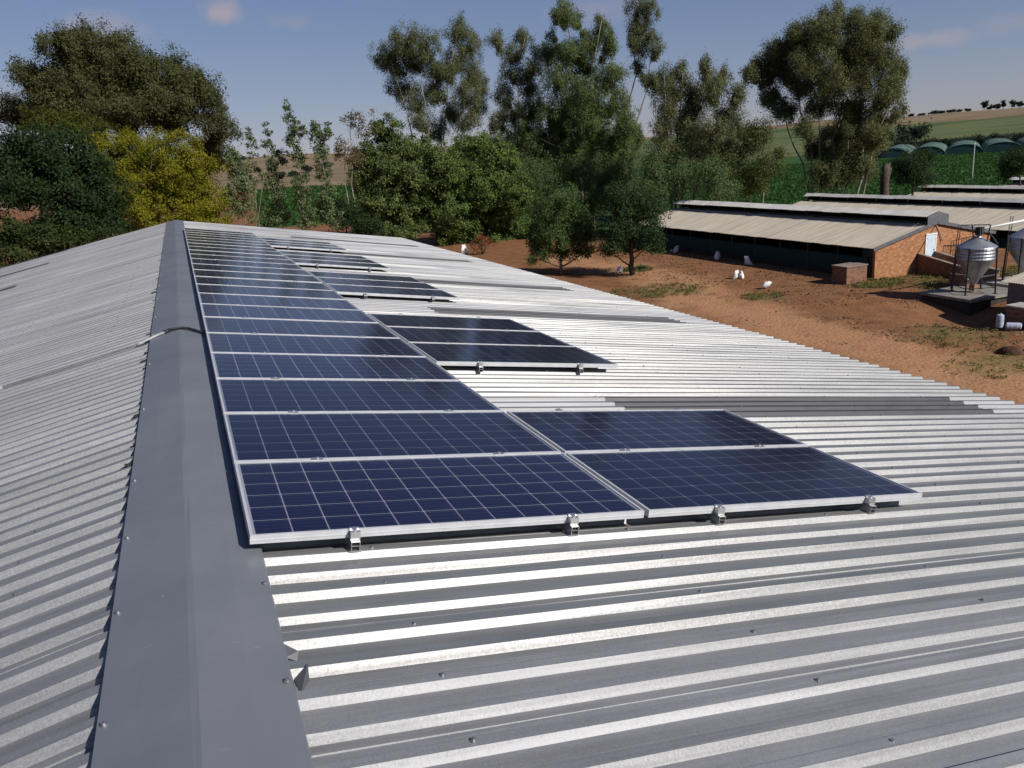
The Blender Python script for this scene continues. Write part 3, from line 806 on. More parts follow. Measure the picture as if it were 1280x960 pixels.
rl = thing('steel_railing', (48.9, 37.6, .9), 'rusty steel bar railing beside the door against the brick gable', 'railing')
for z_ in (0.02, 1.02): MB().bar((-.42, 0, z_), (1.0, -.4, z_ + .22), .045).build('rail', M['dark_steel'], rl)
for i in range(9):
    t = i / 8; MB().bar((-.42 + 1.42 * t, -.4 * t, .02 + .22 * t), (-.42 + 1.42 * t, -.4 * t, 1.02 + .22 * t), .03).build('bar', M['dark_steel'], rl)
bx = thing('brick_box', (40.55, 38.35, 0), 'small brick box structure standing before the shaded net wall', 'brick box')
MB().box(-.95, .75, -.55, .75, -.2, 1.12).build('brick_walls', M['brick_dark'], bx)
MB().box(-1.0, .80, -.60, .80, 1.12, 1.19).build('lid', M['plaster'], bx)

# feed silos
def silo(loc, label, full):
    t = thing('feed_silo', loc, label, 'feed silo', 'galvanised feed silos')
    G = M['silo']
    m_ = MB(); prof = []
    for i in range(9):
        z = 1.87 + .72 * i / 8; prof.append((1.0 + (.018 if i % 2 else -.012), z))
    m_.lathe(prof, n=36, smooth=False); m_.build('tank', G, t)
    MB().lathe([(1.055, 2.57), (1.03, 2.63), (.22, 3.14), (.20, 3.20), (.001, 3.22)], n=36).build('roof', G, t)
    MB().lathe([(1.0, 1.875), (.97, 1.83), (.14, .52), (.12, .46), (.001, .45)], n=36).build('hopper', G, t)
    lg = []
    for i, a in enumerate((20, 110, 200, 290)):
        ca, sa = math.cos(R(a)), math.sin(R(a))
        MB().bar((1.16 * ca, 1.16 * sa, 0), (1.055 * ca, 1.055 * sa, 2.62), .075, .075, up=(ca, sa, 0)).build('leg', M['dark_steel'], t)
        MB().box(1.16 * ca - .10, 1.16 * ca + .10, 1.16 * sa - .10, 1.16 * sa + .10, 0, .02).build('foot_plate', M['dark_steel'], t)
        lg.append((1.14 * ca, 1.14 * sa))
    for i in range(4):
        a, b = lg[i], lg[(i + 1) % 4]
        MB().bar((a[0], a[1], .35), (b[0], b[1], .35), .04).build('brace', M['dark_steel'], t)
    # ladder with a small platform frame above the roof
    for o_ in (-.17, .17): MB().bar((-.98 + o_ * .55, .62 + o_ * .85, .2), (-.86 + o_ * .55, .50 + o_ * .85, 3.85), .035).build('ladder_stile', M['dark_steel'], t)
    for i in range(9):
        z = .6 + i * .36; s_ = (z - .2) / 3.65; x = -.98 + .12 * s_; y = .62 - .12 * s_
        MB().bar((x - .0935, y - .1445, z), (x + .0935, y + .1445, z), .022).build('rung', M['dark_steel'], t)
    if full:
        for p, q in (((-.80, .46, 3.86), (.10, -.66, 3.86)), ((-.76, .40, 3.55), (.05, -.2, 3.55)), ((.10, -.66, 3.86), (.12, -.50, 2.85)), ((-.45, .05, 3.86), (-.3, .0, 3.0)), ((.10, -.66, 3.40), (.7, -.75, 2.75))):
            MB().bar(p, q, .05).build('top_frame', M['dark_steel'], t)
        MB().box(-.22, .12, -.30, .02, 3.28, 3.72).build('auger_motor', M['dark_steel'], t)
        for d_ in (0, .16): MB().tube([(-.35 - d_, .55 + d_, 1.55), (-.10 - d_ * .3, .10 + d_, .55), (.05, 0, .45)], .035, 8).build('downpipe', M['pvc'], t)
        MB().box(-.16, .16, -.16, .16, .10, .44).build('boot', M['rust'], t)
    return t
M['silo'] = worn('silo_galvanised', (.30, .31, .33), (.44, .45, .47), 1.5, .42, metal=.75, bump=.1, bscale=8.0)
M['rust'] = worn('rusty_steel', (.22, .10, .05), (.32, .17, .10), 6.0, .8)
M['slab_worn'] = worn('worn_slab_concrete', (.16, .145, .125), (.26, .235, .205), 1.6, .9, spec=.2, bump=.4, bscale=12.0, bdist=.02)
slab = thing('silo_slab', (41.55, 29.95, -.40), 'raised concrete slab on brick coloured as in shade under the nearer silo', 'concrete slab')
m_ = MB(); m_.extrude([(-1.88, -1.0), (2.5, -1.0), (2.5, .55), (-1.88, .55)], -1.35, 1.9); m_.build('plinth', M['plinth'], slab)  # brick base with its shade put into the colour
m_ = MB(); m_.extrude([(-2.0, .55), (2.65, .55), (2.65, .70), (-2.0, .70)], -1.5, 2.05); m_.build('slab', M['slab_worn'], slab)
silo((41.5, 30.0, .30), 'nearer feed silo on dark legs with a cone hopper above the concrete slab', True)
silo((45.5, 29.9, .45), 'farther feed silo cut off by the right edge', False)
m_ = thing('silo_plinth', (45.5, 29.9, 0), 'low concrete base under the farther silo at the right edge', 'concrete base')
MB().box(-1.6, 1.6, -1.6, 1.6, -.3, .45).build('slab', M['concrete'], m_)
au = thing('auger_pipe', (41.6, 29.95, 3.6), 'long pale auger pipe rising right from the top of the silo', 'auger pipe')
MB().tube([(-.05, 0, .28), (2.8, -.1, .42), (9.0, -.4, .95)], .065, 10).build('pipe', M['white_paint'], au)
MB().tube([(-.12, -.02, .30), (-.10, -.02, -.75)], .09, 10).build('drop_tube', M['pvc'], au)
for x_ in (4.2, 8.6): MB().bar((x_, -.2, .45 + (.05 * x_)), (x_, -.2, -4.0), .06).build('support', M['dark_steel'], au)
tr = thing('brick_trough', (44.3, 31.6, 0), 'low brick trough with a white pipe behind the nearer silo', 'trough')
for b_ in ((-1.6, 1.2, -.1, .1), (-1.6, 1.2, .9, 1.1), (-1.6, -1.4, .1, .9), (1.0, 1.2, .1, .9)): MB().box(*b_, -.2, .95).build('wall', M['brick_dark'], tr)
MB().tube([(-1.7, -.22, .72), (.9, -.22, .75)], .05, 8).build('pipe', M['white_paint'], tr)

# small roofed store at the right edge, with its low wall
ps = thing('tool_store', (40.9, 25.1, 0), 'small dark store with corrugated roof at the right edge', 'store')
m_ = MB(); corrug(m_, -1.2, 1.50, 1.6, 1.95, -1.9, 1.85, pitch=.15, amp=.022); m_.build('roof', M['fibre'], ps)
m_ = MB(); m_.extrude([(-.95, -.2), (1.5, -.2), (1.5, 1.85), (-.95, 1.45)], -1.7, 1.6); m_.build('walls', M['grey_trim'], ps)
lw = thing('low_wall', (38.5, 24.0, 0), 'low dark wall with pale concrete top before the small store', 'low wall')
MB().box(-.45, .9, -2.6, 1.25, -.2, .62).build('brick_wall', M['brick_dark'], lw)
MB().box(-.50, .95, -2.65, 1.30, .62, .70).build('coping', M['concrete'], lw)

def drum(loc, rot, label):
    t = thing('plastic_drum', loc, label, 'drum', 'plastic drums by the low wall')
    t.rotation_euler = rot; t.scale = (.78, .78, .78)
    MB().lathe([(.001, 0), (.20, 0), (.225, .03), (.225, .26), (.235, .28), (.225, .30), (.225, .55), (.235, .57), (.225, .59), (.215, .78), (.17, .84), (.06, .85), (.001, .85)], n=20, smooth=False).build('body', M['drum'], t)
    MB().lathe([(.05, .851), (.05, .89), (.001, .89)], c=(.09, 0), n=10).build('bung', M['white_paint'], t)
drum((37.28, 24.95, -.30), (0, 0, .4), 'translucent plastic drum standing upright against the low wall')
drum((36.95, 24.35, -.08), (math.pi / 2, 0, .75), 'translucent plastic drum lying on its side on the soil')

def sack_mesh(seed, lean):
    """filled woven sack: a pillow with pinched seams and ears, slumped on its lower end"""
    rs = np.random.default_rng(seed); m_ = MB(); nu, nv = 9, 13
    ph = rs.uniform(0, 6, 6)
    for side in (-1, 1):
        vs = []
        for j in range(nv):
            v = -1 + 2 * j / (nv - 1)
            for i in range(nu):
                u = -1 + 2 * i / (nu - 1)
                t = max(0, (1 - abs(u) ** 2.6)) ** .55 * max(0, (1 - abs(v) ** 3.5)) ** .6
                sag = .5 - .28 * v
                crease = .06 * math.sin(5 * u + 3 * v + ph[0]) + .05 * math.sin(9 * v - 4 * u + ph[1])
                x = u * (.27 + .07 * (-v) + .03 * math.sin(3 * v + ph[2])) * (1 - .35 * max(0, v) ** 2 + .25 * abs(u) * max(0, v) ** 6)
                y = side * t * (.19 * (sag + .55) + crease * .5)
                z = .36 + v * .36 + .03 * math.sin(4 * u + ph[3]) * (1 + v) * .5
                vs.append((x + lean * z, y + .10 * math.sin(2.2 * z + ph[4]), max(z, 0)))
        fs = [(j * nu + i, j * nu + i + 1, (j + 1) * nu + i + 1, (j + 1) * nu + i) for j in range(nv - 1) for i in range(nu - 1)]
        m_.add(vs, fs if side < 0 else [f[::-1] for f in fs], True)
    return m_
def sack(loc, seed, lean, label, sc=1.0, rz=0.0, lying=False):
    o = sack_mesh(seed, lean).build('sack', M['white_plastic'])
    tag(o, label, 'sack', 'white woven sacks in the yard')
    sc *= .86; o.location = loc; o.scale = (sc, sc, sc); o.rotation_euler = (R(78) if lying else 0, 0, rz)
    return o
sack((41.3, 60.5, 0), 1, .25, 'white sack in shade by the net wall, farthest of three', 1.05, .3)
sack((40.95, 53.9, 0), 2, -.2, 'white sack in shade by the net wall, middle of three', 1.2, 1.0)
sack((41.0, 49.6, 0), 3, .3, 'white sack in shade by the net wall, nearest of three', 1.15, 2.0)
sack((36.25, 45.05, 0), 4, .12, 'plump white sack on sunlit soil, left one of a leaning pair', 1.0, .2)
sack((36.6, 44.75, 0), 5, -.12, 'plump white sack on sunlit soil, right one of a leaning pair', .95, 1.2)
sack((35.0, 40.5, .20), 6, .1, 'white sack lying alone on the open soil', 1.0, .8, True)
sack((31.9, 54.0, 0), 7, -.3, 'white sack at the foot of the leafy dark tree', 1.05, .5)
sack((26.75, 78.0, .0), 8, .05, 'white sack by the rust red bush beyond the roof edge', 1.6, .5)
pm = tag(sack_mesh(12, .1).build('bucket', M['drum']), 'small pale bucket at the foot of the brick gable', 'bucket'); pm.location = (46.0, 37.3, 0); pm.scale = (.6, .6, .6)

pl = thing('utility_pole', (91.2, 71.4, -2.1), 'slim grey green pole standing at the edge of the crop field', 'pole')
MB().tube([(0, 0, -.3), (0, 0, 9.2)], [.11, .07], 10).build('pole', M['pole'], pl)
MB().bar((-.35, -.1, 8.9), (.35, .1, 8.9), .09).build('cross_arm', M['pole'], pl)

# ------------------------------------------------------------------ netting tunnels beyond the crops
def tunnel(x, y, az, w, Ln, hgt, label):
    t = thing('net_tunnel', (x, y, -2.35), label, 'net tunnel', 'net tunnels beyond the crop field', rz=-az)
    n = 14; vs = []; q = 10
    for j in range(q + 1):
        for i in range(n + 1):
            a = math.pi * i / n
            vs.append((-math.cos(a) * w / 2, Ln * j / q, math.sin(a) ** .8 * hgt * (1 - .02 * (j % 2)) if 0 < i < n else 0))
    m_ = MB().add(vs, [(j * (n + 1) + i, j * (n + 1) + i + 1, (j + 1) * (n + 1) + i + 1, (j + 1) * (n + 1) + i) for j in range(q) for i in range(n)], True)
    m_.build('net_cover', M['tunnel'], t)
    m_ = MB().add([(p[0] * .985, .05, p[2] * .985) for p in vs[:n + 1]], [tuple(range(n + 1))]); m_.build('end_net', M['tunnel_dark'], t)
    for y_ in (-.02,):
        MB().tube([(p[0] * 1.005, y_, p[2] * 1.005 + .01) for p in vs[:n + 1]], .09, 6).build('hoop', M['tunnel'], t)
ordn = ['leftmost', 'second', 'third', 'fourth', 'fifth', 'sixth', 'seventh', 'rightmost']
for i in range(6):
    a_ = R(46.6 + 2.0 * i); tunnel(325 * math.sin(a_), 325 * math.cos(a_), R(50), 11.3, 60, 3.5, '%s pale green net tunnel beyond the crops, counted from the left' % (ordn[i] if i < 5 else 'rightmost'))

# ------------------------------------------------------------------ trees
def leaf_cloud(blobs, per, size, asp, droop, clumps, sig, cfac=.85, up=.35):
    """many small leaf faces gathered in clumps spread through the crown"""
    cs = []; base_dirs = []
    for (dx, dy, dz, rx, rz) in blobs:
        ncl = max(4, int(clumps * cfac * rx * rz))
        p = rng.normal(size=(ncl, 3)); p /= np.linalg.norm(p, axis=1, keepdims=True)
        p *= (rng.random(ncl) ** .42 * np.where(rng.random(ncl) < .16, rng.uniform(1.0, 1.4, ncl), .95))[:, None]
        ctr = np.array([dx, dy, dz]) + p * np.array([rx, rx, rz])
        k_ = max(6, int(per * 1.45 * 1.5 / cfac))
        c_ = np.repeat(ctr, k_, 0)
        r_ = sig * .88 * min(1.0, .55 + .3 * rx)
        off = rng.normal(size=(len(c_), 3)) * np.array([r_, r_, r_ * (.8 + droop * .9)])
        if droop: off[:, 2] -= droop * np.abs(rng.normal(size=len(c_))) * r_
        cs.append(c_ + off)
        bd = p / (np.linalg.norm(p, axis=1, keepdims=True) + 1e-6)
        base_dirs.append(np.repeat(bd, k_, 0))
    P = np.concatenate(cs); D0 = np.concatenate(base_dirs); n = len(P)
    nrm = rng.normal(size=(n, 3)) * .55 + D0 * .7 + np.array([0, 0, up])
    nrm /= np.linalg.norm(nrm, axis=1, keepdims=True)
    ax = rng.normal(size=(n, 3)); ax[:, 2] -= droop * 2.2
    ax -= nrm * (ax * nrm).sum(1, keepdims=True); ax /= np.linalg.norm(ax, axis=1, keepdims=True) + 1e-9
    bx_ = np.cross(nrm, ax)
    s_ = size * .84 * rng.uniform(.6, 1.3, n)[:, None]
    V = np.empty((n, 4, 3)); bend = nrm * s_ * .12
    V[:, 0] = P - ax * s_; V[:, 1] = P + bx_ * s_ * asp + bend; V[:, 2] = P + ax * s_; V[:, 3] = P - bx_ * s_ * asp + bend
    return V.reshape(-1, 3)

def quads(name, V, m):
    n = len(V) // 4
    me = bpy.data.meshes.new(name)
    me.vertices.add(len(V)); me.loops.add(len(V)); me.polygons.add(n)
    me.vertices.foreach_set('co', V.astype(np.float32).ravel())
    me.loops.foreach_set('vertex_index', np.arange(len(V), dtype=np.int32))
    me.polygons.foreach_set('loop_start', np.arange(0, len(V), 4, dtype=np.int32))
    me.polygons.foreach_set('loop_total', np.full(n, 4, np.int32))
    me.materials.append(m); me.update(calc_edges=True)
    return me

KIND = {   # leaves per clump, leaf half length, width ratio, droop, clumps per m2, clump radius, trunk radius, bark
    'euc_dark': (62, .135, .36, .2, 15, .33, .34, 'bark_gum'), 'euc': (52, .135, .32, .5, 13, .30, .22, 'bark_gum'), 'euc_green': (58, .135, .34, .45, 14, .32, .26, 'bark_gum'),
    'willow': (62, .165, .30, .4, 12, .38, .22, 'bark_gum'), 'yellow': (90, .075, .55, 0, 20, .24, .2, 'bark'), 'dark': (60, .11, .5, .1, 20, .30, .2, 'bark'),
    'olive_hedge': (50, .10, .5, 0, 20, .28, .06, 'bark'), 'lime': (50, .11, .45, 0, 16, .32, .15, 'bark'), 'sapling': (26, .09, .62, .1, 26, .19, .055, 'bark_gum'),
    'sapling_thin': (16, .09, .62, .1, 26, .15, .04, 'bark_gum'), 'brown': (22, .11, .45, .2, 14, .28, .09, 'bark_gum'), 'broad': (40, .145, .62, .05, 15, .33, .2, 'bark'),
    'broad_light': (40, .14, .62, .05, 15, .33, .2, 'bark'), 'round': (50, .115, .42, .3, 20, .28, .16, 'bark'), 'dark_round': (50, .12, .42, .15, 18, .32, .26, 'bark'),
    'under': (36, .15, .35, .3, 12, .40, .10, 'bark_gum'), 'under_yellow': (36, .15, .38, .25, 12, .40, .12, 'bark_gum'), 'far': (26, .5, .6, 0, 1.1, 1.1, .3, 'bark')}
TREES = [
    ('T1','euc_dark',(-4.93,71.46,0),[(-0.0,0.05,0.29,0.36,19.15),(0.47,0.13,2.59,0.8,19.39),(0.88,0.18,7.18,0.95,16.83),(-0.01,0.19,-1.55,1.13,17.16),(-0.59,0.06,-4.44,0.25,16.09),(1.18,0.25,8.2,1.26,13.01)],[(-1.25,-3.4,19.93,1.38,1.38),(0.43,-0.21,19.67,2.49,2.08),(2.63,3.23,20.44,1.39,1.11),(0.28,1.06,21.06,0.69,0.83),(1.82,2.9,19.11,3.11,2.63),(3.48,-2.56,18.31,2.21,2.07),(0.47,-0.19,16.97,3.58,2.62),(4.67,-1.61,17.06,3.1,2.27),(7.02,0.43,18.18,1.38,1.24),(8.41,0.59,16.65,1.52,1.24),(7.36,-3.28,16.22,1.93,1.51),(-1.12,-2.07,17.44,2.07,1.93),(-3.59,-1.87,18.26,1.52,1.24),(-4.85,2.46,16.1,1.93,1.24),(-5.94,1.25,15.57,1.38,1.1),(5.54,-2.22,14.94,3.44,1.72),(8.93,2.12,15.5,0.96,0.83),(9.05,-2.47,13.61,1.37,1.1),(8.07,0.91,12.06,1.65,1.24),(-2.47,-2.83,15.44,2.06,1.72),(2.08,-3.38,15.24,4.13,1.72),(8.48,2.66,11.38,1.1,1.24),(-2.97,-2.3,17.21,1.24,1.1)]),
    ('T2','yellow',(-2.04,56.58,0),[(0.0,-0.12,1.03,-0.77,11.63)],[(0.54,1.79,11.51,2.31,1.87),(-1.23,1.56,11.48,1.76,1.76),(2.62,-0.8,10.86,2.09,1.98),(0.8,1.17,9.35,3.29,1.98),(-1.4,0.09,9.03,2.2,1.92),(3.13,0.75,8.9,1.98,1.98),(3.72,-1.43,7.37,1.32,1.1),(0.23,0.81,7.48,3.85,1.54),(-2.39,0.88,11.85,0.99,1.1),(-1.98,1.99,10.08,1.65,1.65)]),
    ('T3','dark',(-7.37,51.13,0),[(-0.02,0.16,-0.18,1.09,10.82),(0.21,-0.06,2.45,-0.29,10.64)],[(-0.37,-0.53,11.72,1.91,1.41),(1.54,-0.92,11.91,2.01,1.31),(2.59,-1.14,10.77,1.41,1.31),(0.37,-0.87,10.22,3.02,1.66),(2.63,-0.34,9.35,2.11,1.66),(-0.87,0.28,9.87,1.51,1.01),(1.59,-1.15,7.84,2.52,1.41),(2.97,1.03,8.05,1.41,1.41),(0.09,-0.43,7.16,2.52,1.01),(-1.27,-0.99,10.92,1.26,1.01)]),
    ('T3b','olive_hedge',(-7.3,44.07,0),[(-0.02,0.1,-0.14,0.68,7.27)],[(-0.8,-0.18,7.72,1.1,0.79),(0.39,-0.34,7.35,1.32,0.79),(1.75,0.19,7.26,1.14,0.62),(-0.7,0.22,6.83,1.76,0.62)]),
    ('T3c','lime',(-7.6,64.2,0),[(0.02,-0.17,1.59,-1.01,13.55)],[(-0.02,1.0,14.21,1.99,1.0),(2.08,-0.59,13.63,2.37,0.87),(1.44,0.9,14.36,1.25,0.75),(3.07,1.44,13.18,0.93,0.75)]),
    ('S1','sapling',(3.53,58.51,0),[(-0.0,-0.08,0.45,-0.57,11.07),(0.11,0.04,1.47,0.22,10.46)],[(0.46,-0.18,11.02,0.68,0.91),(0.84,0.0,9.97,1.02,1.02),(1.1,-0.43,9.01,1.02,0.91),(0.35,-0.28,7.64,1.14,1.14),(-0.23,-0.35,8.41,0.68,0.91)]),
    ('S2','sapling_thin',(4.5,58.45,0),[(0.01,0.07,0.99,0.38,12.85),(0.11,-0.05,2.22,-0.51,13.2)],[(0.9,0.25,12.32,0.4,0.79),(0.94,0.43,11.14,0.45,0.91),(2.15,0.39,12.67,0.34,0.74),(1.94,-0.36,11.61,0.45,0.91),(1.97,-0.35,10.35,0.45,0.79),(1.39,-0.09,9.3,0.57,0.79),(2.5,0.11,11.14,0.4,0.45)]),
    ('S3','sapling',(6.25,59.3,0),[(-0.01,-0.05,0.23,-0.37,9.81)],[(0.39,0.16,9.8,0.58,1.04),(0.44,0.11,8.27,0.81,1.15),(0.25,0.01,6.69,1.15,1.04),(1.14,-0.56,10.8,0.46,0.69)]),
    ('S4','sapling',(8.02,57.08,0),[(0.12,0.05,0.09,0.43,14.11)],[(-0.19,-0.51,13.81,0.34,0.56),(0.11,-0.19,12.95,0.5,0.78),(0.16,0.09,11.89,0.61,0.78),(0.25,0.4,10.7,0.56,0.89),(0.19,-0.18,9.28,0.61,1.0),(0.32,0.31,7.73,0.73,1.12),(0.31,-0.01,6.33,0.78,0.89),(0.71,-0.34,12.33,0.34,0.56)]),
    ('S5','sapling',(9.79,56.82,0),[(0.05,-0.03,-0.07,-0.16,12.8)],[(-0.17,-0.29,12.64,0.5,0.56),(0.05,-0.34,11.88,0.67,0.78),(0.0,-0.3,10.69,0.61,0.89),(0.12,0.14,9.37,0.61,1.0),(0.19,0.36,7.93,0.67,1.01),(0.2,-0.25,6.57,0.78,1.01),(0.69,-0.66,12.48,0.34,0.56)]),
    ('S6','brown',(12.91,65.41,0),[(0.02,0.09,1.24,0.39,13.02),(0.32,-0.05,-0.03,0.05,11.24)],[(0.81,-0.29,13.23,0.71,0.71),(1.75,-0.65,13.47,0.9,0.71),(0.34,0.04,11.65,0.9,0.7),(2.07,0.05,12.35,0.64,0.77),(0.81,-0.21,10.55,0.9,0.77),(-0.41,-0.05,10.96,0.51,0.64)]),
    ('S7','dark',(11.56,61.59,0),[(-0.02,-0.12,0.12,-0.85,6.39)],[(-0.64,0.95,6.66,0.97,1.09),(0.24,-0.78,6.2,1.33,1.21),(1.66,-0.33,5.34,1.33,0.97)]),
    ('T5a','broad',(22.82,90.88,0),[(0.03,0.14,0.12,0.95,12.24),(0.41,-0.26,3.77,-2.07,9.75)],[(0.32,1.26,13.36,1.78,1.78),(-0.75,2.13,10.32,2.93,2.22),(2.72,-0.09,11.18,2.66,1.78),(-2.39,2.13,8.32,1.95,2.22),(0.87,-1.62,8.01,3.55,2.93),(-0.94,0.03,5.13,4.0,2.22),(4.47,-2.93,9.42,2.49,2.13),(2.87,0.49,4.29,3.56,2.49),(4.72,-2.47,6.1,1.78,2.22),(0.56,-0.28,2.35,4.01,1.6)]),
    ('T5b','broad_light',(32.65,87.94,0),[(0.07,0.2,-0.06,1.5,10.23),(0.67,-0.08,3.11,-0.11,8.2)],[(3.85,1.35,-1.75,2.23,1.25),(4.89,-2.23,-0.4,1.43,1.61),(0.29,-0.17,-1.54,2.32,0.89),(-0.13,1.16,10.85,3.02,1.95),(2.22,-0.94,9.31,2.49,2.31),(-2.8,-0.07,7.89,2.93,2.49),(0.79,-0.64,6.28,4.0,2.84),(3.42,-3.6,5.39,1.78,2.31),(-2.11,0.29,3.31,4.0,2.49),(2.85,0.98,2.52,3.56,2.49),(0.09,1.61,0.4,4.01,1.61),(4.07,-0.73,0.26,1.78,1.78),(-3.92,1.31,1.44,1.78,1.6)]),
    ('T7','euc',(31.4,99.94,0),[(0.28,-0.16,-4.44,0.78,21.82),(0.45,-0.32,-1.45,-0.77,23.46),(0.07,-0.12,3.7,-1.87,24.95),(0.73,-0.1,6.26,-1.28,19.26)],[(1.49,2.23,18.23,1.59,1.59),(2.03,-1.66,19.81,1.39,1.59),(-0.72,2.3,21.63,1.99,1.39),(6.34,-0.1,15.97,1.39,1.39),(0.7,1.21,13.49,1.78,1.38),(4.54,-0.28,14.17,1.78,1.38),(-4.65,3.18,22.51,1.79,1.59),(-2.48,-0.23,23.8,2.59,1.79),(-3.0,2.19,21.76,2.98,1.79),(-0.66,-1.4,23.12,2.19,1.99),(3.66,-1.29,24.88,1.8,1.6),(5.78,0.07,23.31,1.59,1.79),(3.99,0.11,21.58,2.19,1.99),(4.88,-3.15,19.5,1.79,1.98),(-2.57,3.98,18.98,2.18,1.59),(-1.67,1.58,16.81,1.78,1.98),(0.94,0.3,20.57,1.59,1.99),(3.16,-4.63,17.04,2.18,1.78),(2.47,-0.44,15.07,1.78,1.58),(-2.05,-1.21,14.39,1.78,1.19),(6.57,-0.95,18.02,0.99,1.19),(0.15,-0.32,17.79,1.39,1.39)]),
    ('T8a','euc',(40.38,95.68,0),[(-0.14,0.2,-0.41,1.12,22.66),(0.02,0.06,2.17,-0.46,23.35),(0.53,-0.08,2.98,-0.36,19.18)],[(-0.38,-0.28,9.89,2.55,1.96),(2.21,-0.44,8.74,2.15,1.96),(-2.19,1.77,11.04,1.76,1.76),(3.16,0.02,14.96,1.57,1.76),(-1.21,-0.16,23.13,1.38,1.08),(1.01,0.9,21.56,1.77,1.38),(2.6,0.57,23.44,1.28,1.09),(0.64,0.46,19.08,1.77,1.77),(2.75,0.68,17.55,1.77,1.77),(-0.05,1.89,16.64,1.57,1.77),(0.55,-0.17,14.37,2.45,1.96),(-1.82,0.85,13.41,1.47,1.47),(2.22,-2.32,19.73,1.57,1.38),(1.13,0.4,11.75,2.74,1.76)]),
    ('T8b','euc_green',(46.57,91.82,0),[(0.26,0.07,0.51,1.11,26.39),(0.46,-0.23,3.83,-2.05,24.25),(-0.43,0.3,-1.77,1.44,21.66),(0.77,-0.28,4.99,-1.91,17.42)],[(3.59,-0.02,13.88,2.52,1.94),(-0.75,-2.19,14.1,2.33,1.94),(7.03,-1.51,9.34,1.75,2.33),(-0.94,1.07,11.85,2.72,2.13),(3.3,-0.38,11.53,2.52,1.94),(-4.62,1.52,11.63,1.94,1.94),(0.71,0.48,6.9,3.49,1.75),(5.21,-0.53,6.59,2.52,1.75),(7.73,-3.08,10.67,0.97,1.55),(0.55,1.45,26.13,1.28,1.28),(-0.64,-3.37,24.19,1.37,0.98),(-1.76,-1.79,24.77,0.98,1.18),(-1.84,0.42,23.25,0.68,0.59),(-1.64,1.95,21.49,2.34,1.37),(-0.29,-2.05,20.89,2.34,1.56),(3.34,-0.23,21.95,1.56,1.56),(4.25,-1.16,23.81,1.17,1.27),(3.02,-5.18,21.26,1.17,1.76),(1.71,-1.08,19.33,2.14,1.36),(-1.71,-1.3,18.1,2.43,2.14),(0.74,-3.83,16.0,2.72,2.43),(3.35,-4.63,17.81,1.94,1.56),(-2.5,-0.21,14.47,2.72,2.14),(0.59,-2.68,12.77,2.91,2.13),(4.11,-4.58,14.81,1.75,1.94),(4.4,-6.0,12.21,1.55,1.94),(0.41,-0.42,9.51,3.88,2.42),(4.51,-3.3,9.16,2.42,2.72),(-1.88,1.72,9.54,2.91,2.91)]),
    ('T8c','euc',(51.76,90.24,0),[(0.01,0.02,3.19,-1.64,23.53),(0.14,-0.16,4.28,-3.08,21.59)],[(3.05,-1.02,25.51,1.38,1.48),(3.73,-3.28,25.18,1.09,1.29),(3.05,-1.87,23.35,1.78,1.28),(2.8,-2.01,21.04,1.38,1.48),(4.2,-2.66,21.98,0.99,1.28),(4.38,-3.43,20.31,1.08,1.18),(3.07,-0.98,18.88,0.98,0.88),(3.32,-2.25,17.62,0.79,0.79),(1.74,-2.21,22.28,0.79,1.18)]),
    ('T9','round',(27.88,56.86,0),[(0.02,0.03,0.3,0.13,4.43)],[(-2.04,-0.24,1.81,0.98,0.55),(2.04,-0.85,1.94,0.86,0.61),(0.17,-0.32,5.81,2.01,1.22),(-0.89,0.58,4.64,1.52,1.34),(2.05,0.11,4.45,1.34,1.22),(0.27,0.22,3.35,2.32,1.34),(1.78,-1.08,3.04,1.1,0.98),(-1.32,1.43,3.1,1.1,1.1),(0.49,0.09,2.05,1.47,0.73)]),
    ('T10','dark_round',(31.99,52.48,0),[(-0.02,-0.04,0.01,-0.35,4.54)],[(0.5,-1.31,2.17,1.19,0.53),(-1.29,1.03,2.07,0.89,0.47),(0.25,-0.03,6.17,1.95,1.06),(-0.45,1.06,4.73,1.95,1.18),(1.94,-0.04,4.88,1.54,1.06),(0.73,-0.26,3.54,2.13,1.01),(-1.4,0.39,3.17,1.3,0.95),(0.15,1.03,2.31,1.19,0.53),(1.24,-2.41,3.21,0.83,0.59)]),
    ('T11','euc',(49.95,73.84,0),[(-0.6,0.19,-1.4,-0.41,16.39),(0.02,0.02,1.01,-0.44,16.6),(0.39,-0.19,3.42,-1.93,16.35),(0.42,-0.46,4.31,-4.22,14.23)],[(0.13,0.79,14.99,1.18,1.35),(2.58,0.97,14.83,1.18,1.35),(1.89,-1.96,8.89,2.02,1.68),(4.02,-3.2,9.12,1.52,1.52),(-2.11,-0.44,8.77,1.35,1.52),(2.26,-2.96,14.2,1.18,1.18),(1.82,1.68,11.88,1.68,1.52),(-2.4,0.65,15.95,0.84,1.52),(0.6,2.68,16.47,1.27,1.35),(1.86,1.6,16.79,1.18,1.35),(3.21,-1.51,16.07,1.18,1.52),(1.77,-3.01,17.2,0.68,0.76),(6.03,-0.53,16.37,0.76,0.84),(3.88,-2.68,14.88,1.52,1.26),(5.03,-4.12,13.94,1.01,1.35),(-1.0,-0.45,13.74,1.68,1.85),(3.24,0.81,13.51,1.68,1.85),(4.39,-3.08,12.3,1.68,1.18),(-1.88,-0.19,11.23,1.35,1.68),(1.14,-0.87,10.77,2.1,1.68),(2.22,-3.74,10.58,1.85,1.52),(5.37,-2.89,11.21,1.18,1.18),(-0.38,-0.09,8.68,1.85,1.52)]),
    ('U1','under',(48.13,70.26,0),[(-0.05,-0.07,-0.23,-0.54,6.7)],[(-1.64,2.92,6.91,1.77,2.26),(0.96,1.28,6.47,2.42,2.42),(0.96,-3.81,5.97,2.01,2.26),(3.76,-2.43,4.43,2.82,0.97),(-2.32,0.04,4.83,2.02,0.97)]),
